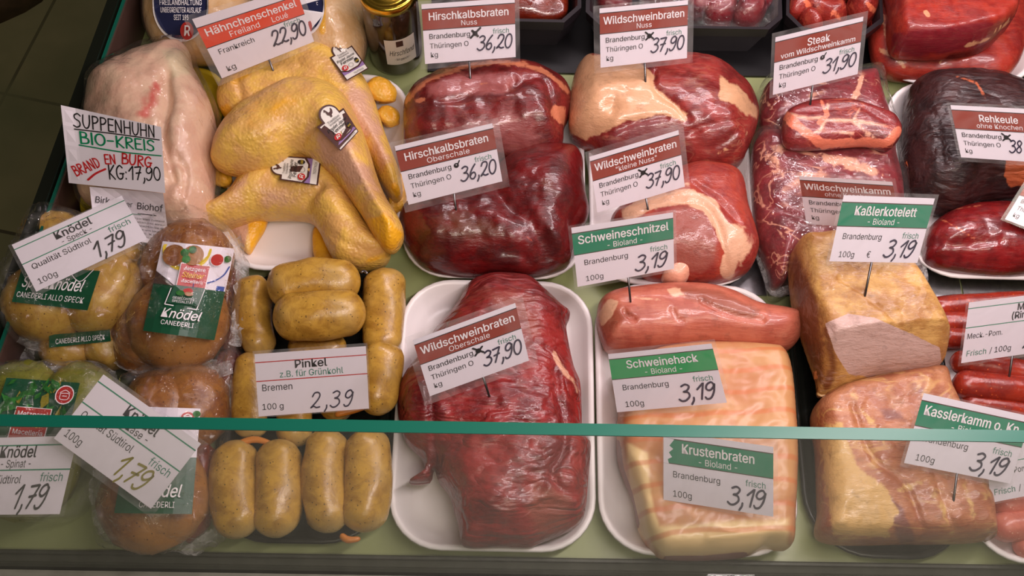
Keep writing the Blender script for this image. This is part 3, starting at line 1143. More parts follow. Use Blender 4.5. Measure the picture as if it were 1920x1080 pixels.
# ---------------------------------------------------------------- meats
M['venison'] = meat('venison_lean', srgb(122, 30, 30), srgb(86, 20, 20), srgb(206, 122, 88), srgb(150, 80, 78), (20, 3), .10, 40, .30, .5, .5, 60, .5)
M['venison_dark'] = meat('venison_deep_red', srgb(108, 16, 18), srgb(72, 10, 12), srgb(176, 70, 50), srgb(98, 48, 28), (10, 3), .08, 40, .30, .45, .55, 60, .6)
M['boar'] = meat('boar_lean', srgb(150, 50, 44), srgb(112, 30, 30), srgb(226, 172, 130), srgb(126, 60, 62), (15, 3), .12, 36, .30, .45, .5, 60, .45)
M['boar_small'] = meat('boar_fat_ringed', srgb(166, 62, 46), srgb(140, 42, 38), srgb(228, 176, 142), srgb(150, 76, 64), (60, 2), .06, 36, .34, .35, .5, 120, .4)
M['boar_big'] = meat('boar_wrinkled', srgb(146, 36, 34), srgb(104, 22, 24), srgb(216, 160, 130), srgb(140, 64, 50), (18, 3.2), .05, 30, .34, .36, .8, 60, .5, wr=1.0)
M['loin'] = meat('pork_loin', srgb(194, 108, 84), srgb(170, 82, 64), srgb(228, 176, 140), srgb(150, 76, 54), (6, 5), .10, 30, .36, .25, .4, 50, .4)
M['neck'] = meat('boar_neck', srgb(134, 40, 46), srgb(100, 24, 30), srgb(226, 162, 132), srgb(160, 60, 56), (70, 2.4), .85, 26, .34, .4, .5, 60, .7)
M['steak'] = meat('boar_steak', srgb(138, 44, 44), srgb(104, 26, 28), srgb(232, 128, 98), srgb(224, 168, 140), (20, 1.6), .55, 34, .30, .45, .7, 70, .5)
M['roe'] = meat('roe_leg', srgb(58, 28, 28), srgb(34, 17, 18), srgb(184, 92, 54), srgb(70, 34, 36), (28, 3), .02, 30, .40, .2, .7, 60, .5, wr=.8)
M['redroast'] = meat('red_roast', srgb(132, 22, 24), srgb(98, 14, 18), srgb(214, 120, 84), srgb(104, 24, 26), (12, 3), .06, 30, .25, .6, .4, 60, .5)
M['beef'] = meat('beef_red', srgb(166, 50, 36), srgb(132, 32, 28), srgb(214, 150, 110), srgb(120, 24, 34), (4, 4), .05, 30, .36, .3, .35, 60, .4)
M['stew'] = meat('stew_meat', srgb(128, 44, 22), srgb(98, 26, 14), srgb(200, 110, 60), None, (0, 2), .05, 40, .15, .7, .4)
M['chunk'] = meat('meat_chunk', srgb(146, 42, 34), srgb(106, 24, 22), srgb(232, 120, 84), None, (30, 2), .35, 40, .26, .5, .6)
M['chunkdark'] = meat('wrapped_cube', srgb(120, 22, 32), srgb(84, 12, 22), srgb(196, 120, 116), None, (80, 2.5), .40, 40, .26, .5, .5)
M['smoke'] = meat('cured_loin', srgb(206, 160, 92), srgb(166, 114, 58), srgb(204, 168, 156), srgb(116, 64, 30), (55, 2.5), .22, 36, .36, .2, .8, 50, .3)
M['smoke2'] = meat('cured_neck', srgb(182, 122, 84), srgb(156, 92, 62), srgb(212, 170, 104), srgb(130, 80, 68), (62, 3.5), .55, 26, .36, .2, .7, 50, .5)

# pork rind with scored ridges running across
t = NT('pork_rind')
co = t.coords()
n1 = t.noise(co, 22, 4, .6, .3); n2 = t.noise(t.coords((.25, 1, 1)), 120, 3)
wv = t.n('ShaderNodeTexWave', bands_direction='Y'); t.l(t.coords((1, 1, 1), -4), wv.inputs['Vector'])
wv.inputs['Scale'].default_value = 15; wv.inputs['Distortion'].default_value = 2.2; wv.inputs['Detail'].default_value = 2; wv.inputs['Detail Scale'].default_value = .8
sc = t.mr(wv.outputs[1], .0, .22, 1, 0)
base = t.mix(t.mr(n1, .35, .65), srgb(196, 146, 96), srgb(186, 126, 84))
base = t.mix(t.math('MULTIPLY', t.mr(t.math('ADD', t.attr('m1'), t.math('MULTIPLY', t.math('SUBTRACT', n1, .5), .6)), .35, .65), 1.0), base, srgb(228, 196, 140))
base = t.mix(t.math('MULTIPLY', sc, .6), base, srgb(196, 108, 62))
base = t.mix(t.mr(t.attr('m2'), .4, .6), base, srgb(130, 50, 40))
M['rind'] = t.bsdf(base, .34, t.bump(t.math('ADD', t.math('MULTIPLY', wv.outputs[1], .6), t.math('MULTIPLY', n2, .3)), .22, .0022), .45, .08, .2)

M['skin'] = skin('chicken_leg_skin', srgb(226, 182, 84), srgb(212, 162, 94), srgb(236, 172, 36), srgb(210, 162, 132))
M['skin_pale'] = skin('soup_hen_skin', srgb(226, 190, 160), srgb(216, 172, 146), srgb(206, 96, 84), srgb(226, 204, 168), .25)
M['skin_back'] = skin('bagged_chicken_skin', srgb(222, 186, 140), srgb(212, 166, 110), srgb(226, 168, 50), srgb(220, 180, 160), .3)
M['pinkel'] = casing('speckled_sausage', srgb(196, 152, 62), srgb(152, 108, 34), srgb(60, 44, 22), srgb(200, 172, 108))
M['merguez'] = casing('merguez_sausage', srgb(158, 48, 28), srgb(118, 26, 18), srgb(216, 104, 50), srgb(186, 62, 36), .24)
M['pinksausage'] = casing('raw_sausage', srgb(206, 118, 96), srgb(186, 92, 76), srgb(226, 170, 146), srgb(214, 140, 118), .34)
M['dumpling'] = casing('bacon_dumpling', srgb(196, 156, 70), srgb(170, 124, 50), srgb(90, 46, 34), srgb(190, 152, 80), .4)
M['dumpling_brown'] = casing('cheese_dumpling', srgb(160, 106, 52), srgb(118, 66, 28), srgb(60, 28, 14), srgb(182, 132, 70), .3)
M['dumpling_dark'] = casing('dark_dumpling', srgb(112, 40, 24), srgb(76, 24, 16), srgb(50, 20, 12), srgb(120, 56, 30), .25)
M['dumpling_green'] = casing('spinach_dumpling', srgb(132, 132, 44), srgb(106, 110, 30), srgb(70, 76, 26), srgb(142, 140, 60), .4)
M['knob2'] = meat('bone_gristle', srgb(204, 146, 76), srgb(176, 104, 58), srgb(220, 170, 120), None, (0, 1), 0, 40, .3, .3, .5)
M['knob'] = meat('pale_fat', srgb(232, 172, 144), srgb(222, 156, 128), srgb(236, 190, 160), None, (0, 1), 0, 40, .35, .3, .3)

VEN = 'roast meat'
o = pillow('venison_roast', [(757, 238), (758, 198), (775, 172), (800, 155), (830, 138), (870, 127), (930, 121), (985, 125), (1025, 137), (1060, 160), (1072, 187), (1068, 215), (1058, 238), (1055, 268), (1040, 288), (1000, 297), (940, 297), (880, 303), (800, 303), (762, 275)],
           .036, .082, .006, 62, M['venison'], key='ven1', seed=1,
           m1=[('l', [(762, 190), (800, 150), (870, 124), (930, 117), (985, 120), (1030, 140), (1066, 172)], 5, 8, .9), ('p', [(1035, 195), (1060, 200), (1062, 240), (1046, 230), (1030, 215)], 8, .8), ('l', [(782, 188), (796, 186)], 5, 6, .9), ('l', [(845, 178), (890, 160), (930, 152)], 3, 5, .55)],
           m2=[('p', [(800, 160), (860, 140), (940, 135), (975, 145), (950, 172), (900, 175), (840, 178), (800, 182)], 12), ('p', [(880, 215), (960, 190), (1010, 240), (1040, 290), (960, 300), (900, 290), (840, 250)], 26, .75)],
           creases=[([(965, 150), (960, 170), (985, 150), (1020, 150), (1035, 200), (1050, 260)], 6, 4), ([(820, 190), (860, 185), (900, 165), (950, 172)], 5, 3)], bumps=[(1010, 190, 40, 60, 20, 5)], nz=.004)
tag(o, 'purplish-red venison roast with silverskin and an orange fat rim', VEN, 'large raw roasts')
o = pillow('venison_roast', [(752, 400), (775, 380), (815, 368), (870, 358), (915, 340), (938, 312), (975, 288), (1030, 277), (1075, 280), (1092, 300), (1094, 335), (1098, 365), (1104, 395), (1098, 418), (1082, 440), (1070, 488), (1048, 505), (1000, 516), (930, 514), (860, 514), (800, 502), (768, 472), (750, 432)],
           .034, .078, .006, 70, M['venison_dark'], key='ven2', seed=4, nz=.005,
           m2=[('p', [(790, 400), (850, 385), (930, 400), (970, 440), (900, 460), (830, 460), (795, 440)], 26, .6), ('p', [(990, 330), (1040, 320), (1050, 370), (1000, 380)], 26, .5)],
           m1=[('l', [(965, 420), (985, 440), (1000, 455)], 2, 5, .7)],
           creases=[([(925, 345), (960, 390), (1000, 420), (1030, 480)], 16, 6), ([(940, 470), (985, 480), (1000, 515)], 8, 5), ([(1090, 380), (1070, 420), (1062, 490)], 7, 4)],
           bumps=[(850, 420, 90, 60, 0, 5), (1030, 340, 50, 60, 0, 6)])
tag(o, 'deep-red smooth venison roast with two lobes behind the big boar roast', VEN, 'large raw roasts')
o = pillow('boar_roast', [(1070, 170), (1084, 128), (1105, 114), (1150, 120), (1200, 112), (1255, 113), (1310, 117), (1360, 134), (1400, 167), (1420, 206), (1418, 240), (1402, 280), (1386, 306), (1340, 316), (1290, 312), (1200, 305), (1140, 300), (1108, 277), (1084, 264), (1067, 240)],
           .038, .086, .006, 66, M['boar'], key='boar1', seed=8, nz=.004,
           m1=[('p', [(1060, 100), (1180, 100), (1225, 140), (1225, 165), (1260, 190), (1290, 215), (1285, 228), (1240, 215), (1180, 225), (1140, 245), (1100, 262), (1060, 250)], 12), ('p', [(1350, 140), (1385, 160), (1425, 205), (1420, 222), (1395, 215), (1375, 195), (1345, 190)], 10, .85), ('l', [(1340, 290), (1380, 270), (1400, 250)], 4, 10, .7)],
           m2=[('p', [(1160, 225), (1270, 220), (1290, 260), (1220, 290), (1120, 280)], 14, .7)],
           creases=[([(1225, 140), (1230, 170), (1265, 195), (1290, 225)], 6, 4), ([(1290, 250), (1350, 230), (1400, 225)], 5, 3), ([(1140, 250), (1190, 228), (1250, 220)], 5, 4), ([(1300, 290), (1350, 270), (1390, 240)], 5, 3)], bumps=[(1310, 180, 70, 60, 0, 5), (1120, 180, 40, 60, 0, 4), (1150, 200, 12, 16, 30, -5)])
tag(o, 'red boar roast half covered by a thick pale fat cap', VEN, 'large raw roasts')
o = pillow('boar_roast', [(1145, 412), (1170, 385), (1215, 360), (1260, 325), (1310, 311), (1365, 318), (1392, 340), (1402, 390), (1417, 438), (1421, 470), (1402, 508), (1355, 526), (1300, 530), (1262, 524), (1215, 520), (1180, 485), (1150, 450)],
           .034, .076, .006, 62, M['boar_small'], key='boar2', seed=12, nz=.003,
           m1=[('l', [(1180, 400), (1230, 375), (1290, 368), (1330, 385), (1352, 420), (1372, 470), (1365, 510)], 14, 9), ('p', [(1352, 410), (1400, 425), (1415, 465), (1390, 500), (1360, 470)], 16, .8), ('l', [(1290, 345), (1240, 352), (1200, 375)], 6, 8, .6)],
           m2=[('p', [(1265, 380), (1330, 400), (1350, 470), (1320, 515), (1250, 500), (1255, 420)], 18)],
           creases=[([(1265, 378), (1320, 385), (1350, 430), (1362, 500)], 6, 3.5), ([(1300, 345), (1350, 380), (1390, 420)], 5, 3)], bumps=[(1300, 440, 45, 60, 0, 3)])
tag(o, 'boar roast with a brownish cut face ringed by white fat', VEN, 'large raw roasts')
o = pillow('fat_knob', [(1240, 520), (1255, 497), (1275, 486), (1292, 492), (1297, 510), (1285, 528), (1265, 534)], .040, .056, .026, 18, M['knob'], st=4, nz=.001, sag=.1)
tag(o, 'small smooth pink knob of fat below the fat-ringed boar roast', 'fat')
o = pillow('boar_roast', [(880, 535), (900, 523), (935, 516), (990, 522), (1020, 545), (1052, 575), (1069, 590), (1062, 612), (1066, 645), (1076, 690), (1088, 722), (1091, 775), (1092, 815), (1107, 832), (1105, 880), (1097, 960), (1082, 985), (1056, 1000), (1012, 1018), (990, 1026), (940, 1025), (870, 1024), (860, 990), (842, 930), (823, 905), (814, 880), (806, 903), (767, 905), (795, 882), (790, 860), (762, 830), (748, 790), (746, 742), (757, 708), (778, 678), (802, 640), (830, 605), (855, 575)],
           .036, .084, .006, 85, M['boar_big'], key='boar3', seed=20, nz=.005, st=6.5,
           m1=[('l', [(1038, 660), (1052, 690), (1075, 715), (1084, 735)], 4, 6, .9), ('l', [(842, 900), (850, 870), (852, 850)], 2, 4, .5)],
           m2=[('p', [(905, 540), (990, 545), (1020, 600), (1010, 640), (950, 590), (920, 580)], 26, .8), ('p', [(995, 900), (1075, 925), (1070, 990), (1010, 1010), (985, 960)], 16, .8)],
           creases=[([(808, 720), (812, 800), (815, 850), (812, 890)], 7, 7), ([(1040, 690), (1050, 760), (1060, 830), (1035, 890), (1060, 920), (1085, 925)], 7, 6), ([(1000, 830), (1035, 870), (1010, 920)], 6, 3)] +
           [([(890 + 6 * i, 760 + 26 * i), (950 + 5 * i, 772 + 26 * i), (1015, 796 + 24 * i)], 4.5, 1.3) for i in range(8)],
           bumps=[(930, 860, 70, 110, 0, 6), (780, 760, 26, 70, 0, 6), (1080, 880, 22, 60, 0, 5)])
tag(o, 'very large dark-red boar roast with a wrinkled surface in its own tray', VEN, 'large raw roasts')
o = pillow('pork_loin', [(1119, 600), (1124, 567), (1150, 549), (1200, 541), (1260, 535), (1320, 537), (1370, 549), (1420, 572), (1470, 581), (1500, 591), (1503, 612), (1495, 640), (1470, 657), (1430, 662), (1380, 656), (1320, 652), (1250, 656), (1180, 660), (1140, 655), (1126, 630)],
           .040, .072, .012, 42, M['loin'], key='loin', seed=30, nz=.002, stretch=(5, 4),
           m1=[('p', [(1140, 560), (1160, 566), (1150, 590), (1128, 612), (1120, 590)], 7), ('l', [(1190, 558), (1240, 563)], 3, 5, .7), ('p', [(1245, 540), (1275, 540), (1290, 556), (1262, 558)], 6, .8)],
           m2=[('p', [(1270, 535), (1350, 545), (1430, 580), (1410, 600), (1340, 578), (1280, 556)], 10), ('p', [(1125, 570), (1165, 570), (1190, 590), (1150, 630), (1125, 620)], 16, .7)],
           creases=[([(1315, 565), (1350, 582), (1390, 594), (1430, 600)], 5, 3), ([(1170, 582), (1180, 592), (1190, 597)], 3.5, 4), ([(1260, 580), (1268, 594), (1280, 600)], 4, 2)])
tag(o, 'long pink pork loin lying across the head of the pale joint', 'pork')
o = pillow('crackling_joint', [(1165, 730), (1182, 690), (1225, 665), (1285, 655), (1350, 652), (1435, 657), (1462, 666), (1478, 700), (1487, 790), (1490, 870), (1486, 960), (1482, 1022), (1462, 1030), (1430, 1028), (1400, 1042), (1330, 1048), (1250, 1046), (1222, 1030), (1198, 990), (1188, 940), (1170, 895), (1158, 855), (1158, 790)],
           .030, .070, .006, 36, M['rind'], key='rind', seed=40, nz=.003, sag=.1, p=2.6,
           m1=[('p', [(1175, 830), (1215, 850), (1225, 960), (1250, 1030), (1200, 1000), (1180, 900)], 14), ('p', [(1180, 990), (1480, 970), (1480, 1030), (1250, 1050)], 20, .9)],
           m2=[('l', [(1156, 830), (1164, 880), (1180, 925), (1194, 985)], 6, 3), ('l', [(1250, 1050), (1320, 1050), (1395, 1043)], 8, 3)],
           creases=[([(1165, 850), (1195, 870), (1205, 930), (1225, 1010)], 12, -2), ([(1330, 1010), (1420, 1000), (1470, 1000)], 8, -3)])
tag(o, 'pale pork joint with scored orange-cream rind facing upwards', 'pork')


def film_over(parent, outline, zeq, zt, zb, R, mat='film', grow=0, nm='film', **kw):
    n0 = len(BV)
    o = pillow(nm, outline, zeq, zt, zb, R, M[mat], parent, key='__film', m1=[('l', list(outline) + [outline[0]], 2, 9)], **kw)
    del BV['__film']
    return o


def seam(parent, path, z, wd=11, amp=.006, seed=0.0):
    """ruffled welded edge of a film bag"""
    c = smooth_open(path, 14)
    W = P(c, z)
    T = np.gradient(W, axis=0); T /= np.linalg.norm(T, axis=1)[:, None]
    N = np.cross(T, [0, 0, 1.0])
    V = []; Fc = []; m = 5
    for i in range(len(W)):
        for j in range(m):
            k = (j / (m - 1) - .5) * 2
            nz_ = noise.fractal(Vector((W[i][0] * 90 + seed, W[i][1] * 90, j * .35)), 1, 2, 2)
            V.append(W[i] + N[i] * (k * wd * S + .5 * nz_ * wd * S) + np.array([0, 0, max(-z + .002, amp * nz_ + amp * .8 * abs(k))]))
    for i in range(len(W) - 1):
        Fc += [(i * m + j, i * m + j + 1, (i + 1) * m + j + 1, (i + 1) * m + j) for j in range(m - 1)]
    V = np.array(V)
    mk('film_seam', V, Fc, M['film_seam'], parent, recalc=False, attrs={'m1': np.zeros(len(V))})


# vacuum-packed boar neck, two packs, and a steak lying on them
OUT = [(1425, 235), (1424, 190), (1440, 158), (1470, 148), (1540, 148), (1600, 142), (1640, 140), (1652, 180), (1664, 215), (1670, 250), (1600, 270), (1500, 270), (1440, 265)]
e = empty('wrapped_boar_neck', tuple(P([(1545, 210)], 0)[0])); tag(e, 'film-wrapped marbled boar neck under and behind the small steak', 'wrapped meat', 'film-wrapped boar necks')
pillow('meat', OUT, .030, .062, .004, 40, M['neck'], e, key='neck1', seed=3, nz=.003, m1=[('l', [(1615, 145), (1608, 170), (1600, 190)], 5, 6)])
film_over(e, [(1416, 240), (1414, 190), (1434, 150), (1470, 138), (1540, 140), (1600, 132), (1650, 130), (1664, 180), (1674, 215), (1682, 255), (1600, 280), (1500, 280), (1430, 275)], .031, .066, .003, 44, seed=3)
OUT = [(1409, 300), (1418, 262), (1440, 250), (1520, 258), (1600, 262), (1668, 262), (1678, 300), (1690, 345), (1694, 420), (1698, 470), (1716, 515), (1708, 540), (1660, 535), (1600, 500), (1530, 490), (1490, 500), (1470, 530), (1450, 535), (1440, 500), (1424, 460), (1414, 400)]
e = empty('wrapped_boar_neck', tuple(P([(1545, 390)], 0)[0])); tag(e, 'film-wrapped marbled boar neck behind the smoked loin, the price card standing on it', 'wrapped meat', 'film-wrapped boar necks')
pillow('meat', OUT, .034, .068, .004, 46, M['neck'], e, key='neck2', seed=9, nz=.004,
       m1=[('p', [(1430, 262), (1480, 265), (1470, 330), (1440, 350)], 20, .55), ('p', [(1530, 280), (1640, 300), (1670, 335), (1600, 330), (1540, 310)], 14, .6), ('l', [(1450, 400), (1470, 450), (1460, 510)], 4, 10, .6)],
       creases=[([(1440, 380), (1480, 400), (1530, 420)], 6, 3)])
film_over(e, [(1402, 300), (1411, 256), (1440, 242), (1520, 250), (1600, 254), (1674, 254), (1688, 300), (1700, 345), (1706, 420), (1712, 470), (1730, 530), (1716, 556), (1660, 548), (1600, 512), (1530, 505), (1495, 515), (1478, 548), (1446, 552), (1432, 505), (1415, 460), (1406, 400)], .035, .072, .003, 50, seed=9)
seam(e, [(1712, 470), (1728, 520), (1716, 552), (1660, 546), (1600, 510)], .018, 9, seed=2)
seam(e, [(1404, 320), (1408, 400), (1420, 470), (1436, 520), (1450, 552), (1482, 545)], .018, 9, seed=4)
o = pillow('boar_steak', [(1466, 255), (1470, 218), (1490, 202), (1530, 191), (1590, 191), (1640, 206), (1672, 218), (1688, 241), (1685, 262), (1665, 279), (1620, 271), (1560, 276), (1500, 278), (1475, 272)],
           .078, .094, .066, 20, M['steak'], st=5, key='steak', seed=14, nz=.002, sag=.1,
           m1=[('l', [(1472, 215), (1490, 232), (1520, 255), (1545, 272)], 9, 7), ('l', [(1545, 270), (1620, 268), (1665, 268), (1684, 245)], 8, 6), ('l', [(1540, 190), (1552, 215), (1535, 230)], 4, 5)],
           m2=[('l', [(1482, 214), (1515, 222), (1548, 220), (1552, 196)], 3, 5), ('l', [(1546, 222), (1540, 242), (1512, 258)], 3, 5), ('l', [(1546, 226), (1600, 226), (1660, 236)], 3, 5), ('l', [(1600, 226), (1612, 204)], 2, 4), ('l', [(1600, 228), (1625, 248), (1650, 268)], 3, 5), ('l', [(1545, 245), (1600, 250)], 2, 4)],
           creases=[([(1490, 210), (1550, 205), (1610, 200), (1660, 225)], 3, 2)])
tag(o, 'boar steak marbled with pink fat lying on the film-wrapped neck', 'steak')

o = pillow('venison_haunch', [(1692, 300), (1696, 205), (1706, 165), (1740, 146), (1800, 143), (1860, 148), (1900, 165), (1960, 190), (1990, 260), (1980, 350), (1905, 374), (1840, 376), (1790, 396), (1745, 388), (1708, 360)],
           .036, .088, .006, 62, M['roe'], key='roe', seed=17, nz=.004,
           m1=[('l', [(1795, 143), (1830, 155), (1850, 185)], 3, 5, .8), ('p', [(1888, 300), (1925, 300), (1930, 345), (1895, 350), (1882, 330)], 8)],
           creases=[([(1720, 240), (1780, 250), (1860, 265)], 5, 2), ([(1740, 300), (1800, 290), (1880, 295)], 5, 2), ([(1730, 200), (1760, 230), (1770, 300)], 6, 3)])
tag(o, 'near-black venison leg roast with a wrinkled dark surface', VEN, 'large raw roasts')
o = pillow('trimmed_lump', [(1683, 330), (1686, 305), (1705, 300), (1725, 320), (1736, 345), (1728, 362), (1700, 362)], .030, .050, .006, 20, M['roe'], st=4, seed=2, nz=.002,
           m1=[('l', [(1708, 305), (1724, 335), (1730, 358)], 9, 5)])
tag(o, 'small brown and orange lump of meat beside the near-black venison leg', 'meat')
o = pillow('red_roast', [(1732, 470), (1734, 440), (1758, 412), (1800, 391), (1850, 384), (1920, 386), (2000, 396), (2022, 450), (2012, 500), (1920, 514), (1850, 514), (1770, 504), (1738, 490)],
           .030, .064, .006, 50, M['redroast'], key='redroast', seed=6, nz=.003, m1=[('l', [(1762, 410), (1800, 430), (1830, 450)], 3, 5, .7), ('l', [(1780, 395), (1830, 386), (1850, 383)], 2, 4, .6)],
           creases=[([(1740, 455), (1800, 455), (1880, 450)], 8, 3)])
tag(o, 'glossy bright-red roast in front of the near-black venison leg', VEN, 'large raw roasts')
o = pillow('beef_block', [(1630, 60), (1640, 112), (1665, 136), (1702, 144), (1800, 148), (1870, 152), (1905, 125), (1922, 80), (1926, 20), (1920, -80), (1660, -80), (1634, 0)],
           .030, .052, .006, 36, M['beef'], key='beef1', seed=5, nz=.003, m1=[('l', [(1650, 95), (1680, 105), (1695, 125)], 5, 6, .9), ('l', [(1655, 30), (1662, 70)], 5, 6, .7), ('l', [(1762, 118), (1772, 108)], 3, 4, .8)])
tag(o, 'flat bright-red beef piece, lower of the two in the rear tray', 'beef', 'bright red beef pieces')
o = pillow('beef_block', [(1666, 20), (1672, 92), (1720, 103), (1790, 101), (1850, 86), (1880, 60), (1895, 35), (1900, -60), (1680, -62)],
           .066, .104, .050, 20, M['beef'], key='beef2', seed=25, nz=.002, sag=.05, p=2.8, cuts=[((1760, 52), (1770, 100), .104, .062)],
           m1=[('l', [(1735, 22), (1740, 28)], 4, 3), ('l', [(1810, 88), (1850, 72), (1890, 40)], 4, 4, .8)], m2=[('p', [(1670, 62), (1900, 35), (1890, 60), (1850, 90), (1720, 108), (1668, 100)], 6, .9)])
tag(o, 'thick bright-red beef block, upper of the two in the rear tray', 'beef', 'bright red beef pieces')

# back-row carton fillings
o = pillow('stew_meat', [(880, 30), (878, -60), (960, -90), (1050, -60), (1066, 0), (1050, 34), (960, 36)], .034, .052, .008, 30, M['stew'], seed=3, nz=.004)
tag(o, 'glossy brown-red meat filling the black carton tray beside the jar', 'meat')
for i, (cx, cy, rx, ry, rt) in enumerate(((1350, 20, 34, 26, 10), (1405, 24, 34, 24, -15), (1310, -12, 32, 26, 30), (1375, -18, 36, 26, -10), (1430, -14, 28, 28, 20), (1240, -30, 40, 26, 0), (1150, 4, 34, 26, 15))):
    a = math.radians(rt)
    q = [(cx + rx * math.cos(t_) * math.cos(a) - ry * math.sin(t_) * math.sin(a), cy + rx * math.cos(t_) * math.sin(a) + ry * math.sin(t_) * math.cos(a)) for t_ in np.linspace(0, 2 * math.pi, 9)[:-1]]
    o = pillow('meat_cube', q, .036 + .006 * (i % 3), .058 + .006 * (i % 2), .012, 18, M['chunkdark'], st=5, seed=i * 3., nz=.004, wob=4)
    tag(o, ('dark red meat cube at the tray front under the shiny film', 'dark red cube at the film corner nearest the steak card', 'dark red cube just behind the white-topped boar card edge', 'dark red cube in the middle of the filmed carton tray',
            'dark red cube at the chamfered end of the filmed tray', 'dark red cube hidden behind the boar nut price card', 'dark red cube peeking out beside the boar nut price card')[i], 'meat cube', 'dark cubes in the filmed carton tray')
e = film_over(None, [(1112, 30), (1105, -60), (1160, -120), (1400, -120), (1455, -60), (1458, 20), (1440, 48), (1300, 50), (1140, 46)], .046, .072, .040, 26, 'film_crinkle', nm='tray_film', seed=5, nz=.006, nsc=50)
tag(e, 'crinkled clear film stretched over the dark red cubes', 'film')
for i, (cx, cy, rx, ry, rt) in enumerate(((1545, 30, 44, 24, 20), (1615, 14, 30, 30, -60), (1500, 8, 24, 24, 0), (1560, -20, 46, 28, 10), (1520, 46, 26, 16, 30))):
    a = math.radians(rt)
    q = [(cx + rx * math.cos(t_) * math.cos(a) - ry * math.sin(t_) * math.sin(a), cy + rx * math.cos(t_) * math.sin(a) + ry * math.sin(t_) * math.cos(a)) for t_ in np.linspace(0, 2 * math.pi, 9)[:-1]]
    o = pillow('meat_chunk', q, .034 + .007 * (i % 3), .062 + .006 * (i % 2), .010, 18, M['chunk'], st=5, seed=i * 5., nz=.006, wob=6, m1=[('l', [(cx + rx * .4, cy - 8), (cx + rx * .8, cy + 6)], 4, 6)] if i < 3 else [])
    tag(o, ('large loose red meat chunk in the middle of the open carton tray', 'red chunk with orange fat, near the bright red beef', 'small red chunk at the tray end nearest the filmed cubes', 'red chunk lying deepest at the back of the open tray',
            'small red chunk against the front wall of the open tray')[i], 'meat chunk', 'loose chunks in the open carton tray')

# cured pork
o = pillow('smoked_loin', [(1484, 474), (1520, 466), (1560, 462), (1600, 468), (1640, 480), (1682, 515), (1715, 562), (1746, 615), (1764, 664), (1757, 688), (1700, 699), (1650, 702), (1605, 714), (1545, 734), (1533, 700), (1512, 640), (1492, 580), (1484, 520)],
           .058, .112, .034, 26, M['smoke'], key='kassler', st=3.6, seed=44, nz=.003, sag=.06, p=2.8, cuts=[((1640, 606), (1652, 712), .112, .045)],
           m1=[('p', [(1548, 606), (1590, 588), (1640, 596), (1700, 622), (1762, 652), (1768, 694), (1650, 712), (1590, 700), (1565, 660)], 3)],
           m2=[('p', [(1470, 470), (1500, 480), (1535, 560), (1545, 640), (1545, 740), (1500, 640)], 12, .85), ('l', [(1552, 620), (1562, 690), (1550, 725)], 10, 8, .8), ('l', [(1600, 640), (1650, 655), (1720, 665)], 2, 8, .25), ('l', [(1585, 530), (1640, 560), (1690, 600)], 3, 5, .4)],
           creases=[([(1575, 520), (1630, 560), (1690, 610)], 4, 1.6), ([(1560, 615), (1575, 660), (1600, 700)], 5, 3)])
ball('bone_end', 1541, 702, 13, 12, .052, .008, M['knob2'], o, '__b', nz=.002)
del BV['__b']
tag(o, 'block of smoked pork loin, golden rind and pale grey-pink cut face', 'cured pork', 'cured pork joints')
o = pillow('smoked_neck', [(1524, 772), (1558, 736), (1620, 716), (1700, 702), (1758, 697), (1776, 740), (1800, 800), (1838, 900), (1856, 998), (1842, 1014), (1700, 1018), (1545, 1013), (1536, 950), (1532, 850)],
           .034, .072, .010, 34, M['smoke2'], key='kamm', seed=50, nz=.004, sag=.08, p=2.5,
           m1=[('p', [(1535, 800), (1580, 790), (1610, 870), (1660, 910), (1690, 960), (1665, 1010), (1560, 1010), (1540, 900)], 14, .8), ('l', [(1690, 915), (1740, 900), (1765, 940), (1785, 1000)], 8, 18, .72), ('l', [(1808, 900), (1822, 950), (1838, 1005)], 9, 16, .66), ('l', [(1600, 740), (1622, 780), (1640, 800), (1668, 850)], 8, 20, .68), ('l', [(1650, 725), (1690, 740), (1720, 790)], 5, 14, .55)],
           m2=[('l', [(1645, 930), (1680, 960), (1700, 1010)], 16, 8), ('p', [(1640, 762), (1690, 765), (1702, 790), (1660, 790)], 8, .7), ('l', [(1715, 720), (1760, 770)], 12, 10, .6)],
           creases=[([(1600, 760), (1640, 860), (1700, 910), (1740, 1010)], 6, 3), ([(1750, 880), (1790, 1000)], 5, 2), ([(1650, 800), (1700, 850), (1780, 900)], 5, 2)])
tag(o, 'boneless smoked pork neck streaked with yellow fat at the front', 'cured pork', 'cured pork joints')
# ---------------------------------------------------------------- chicken legs with their stickers


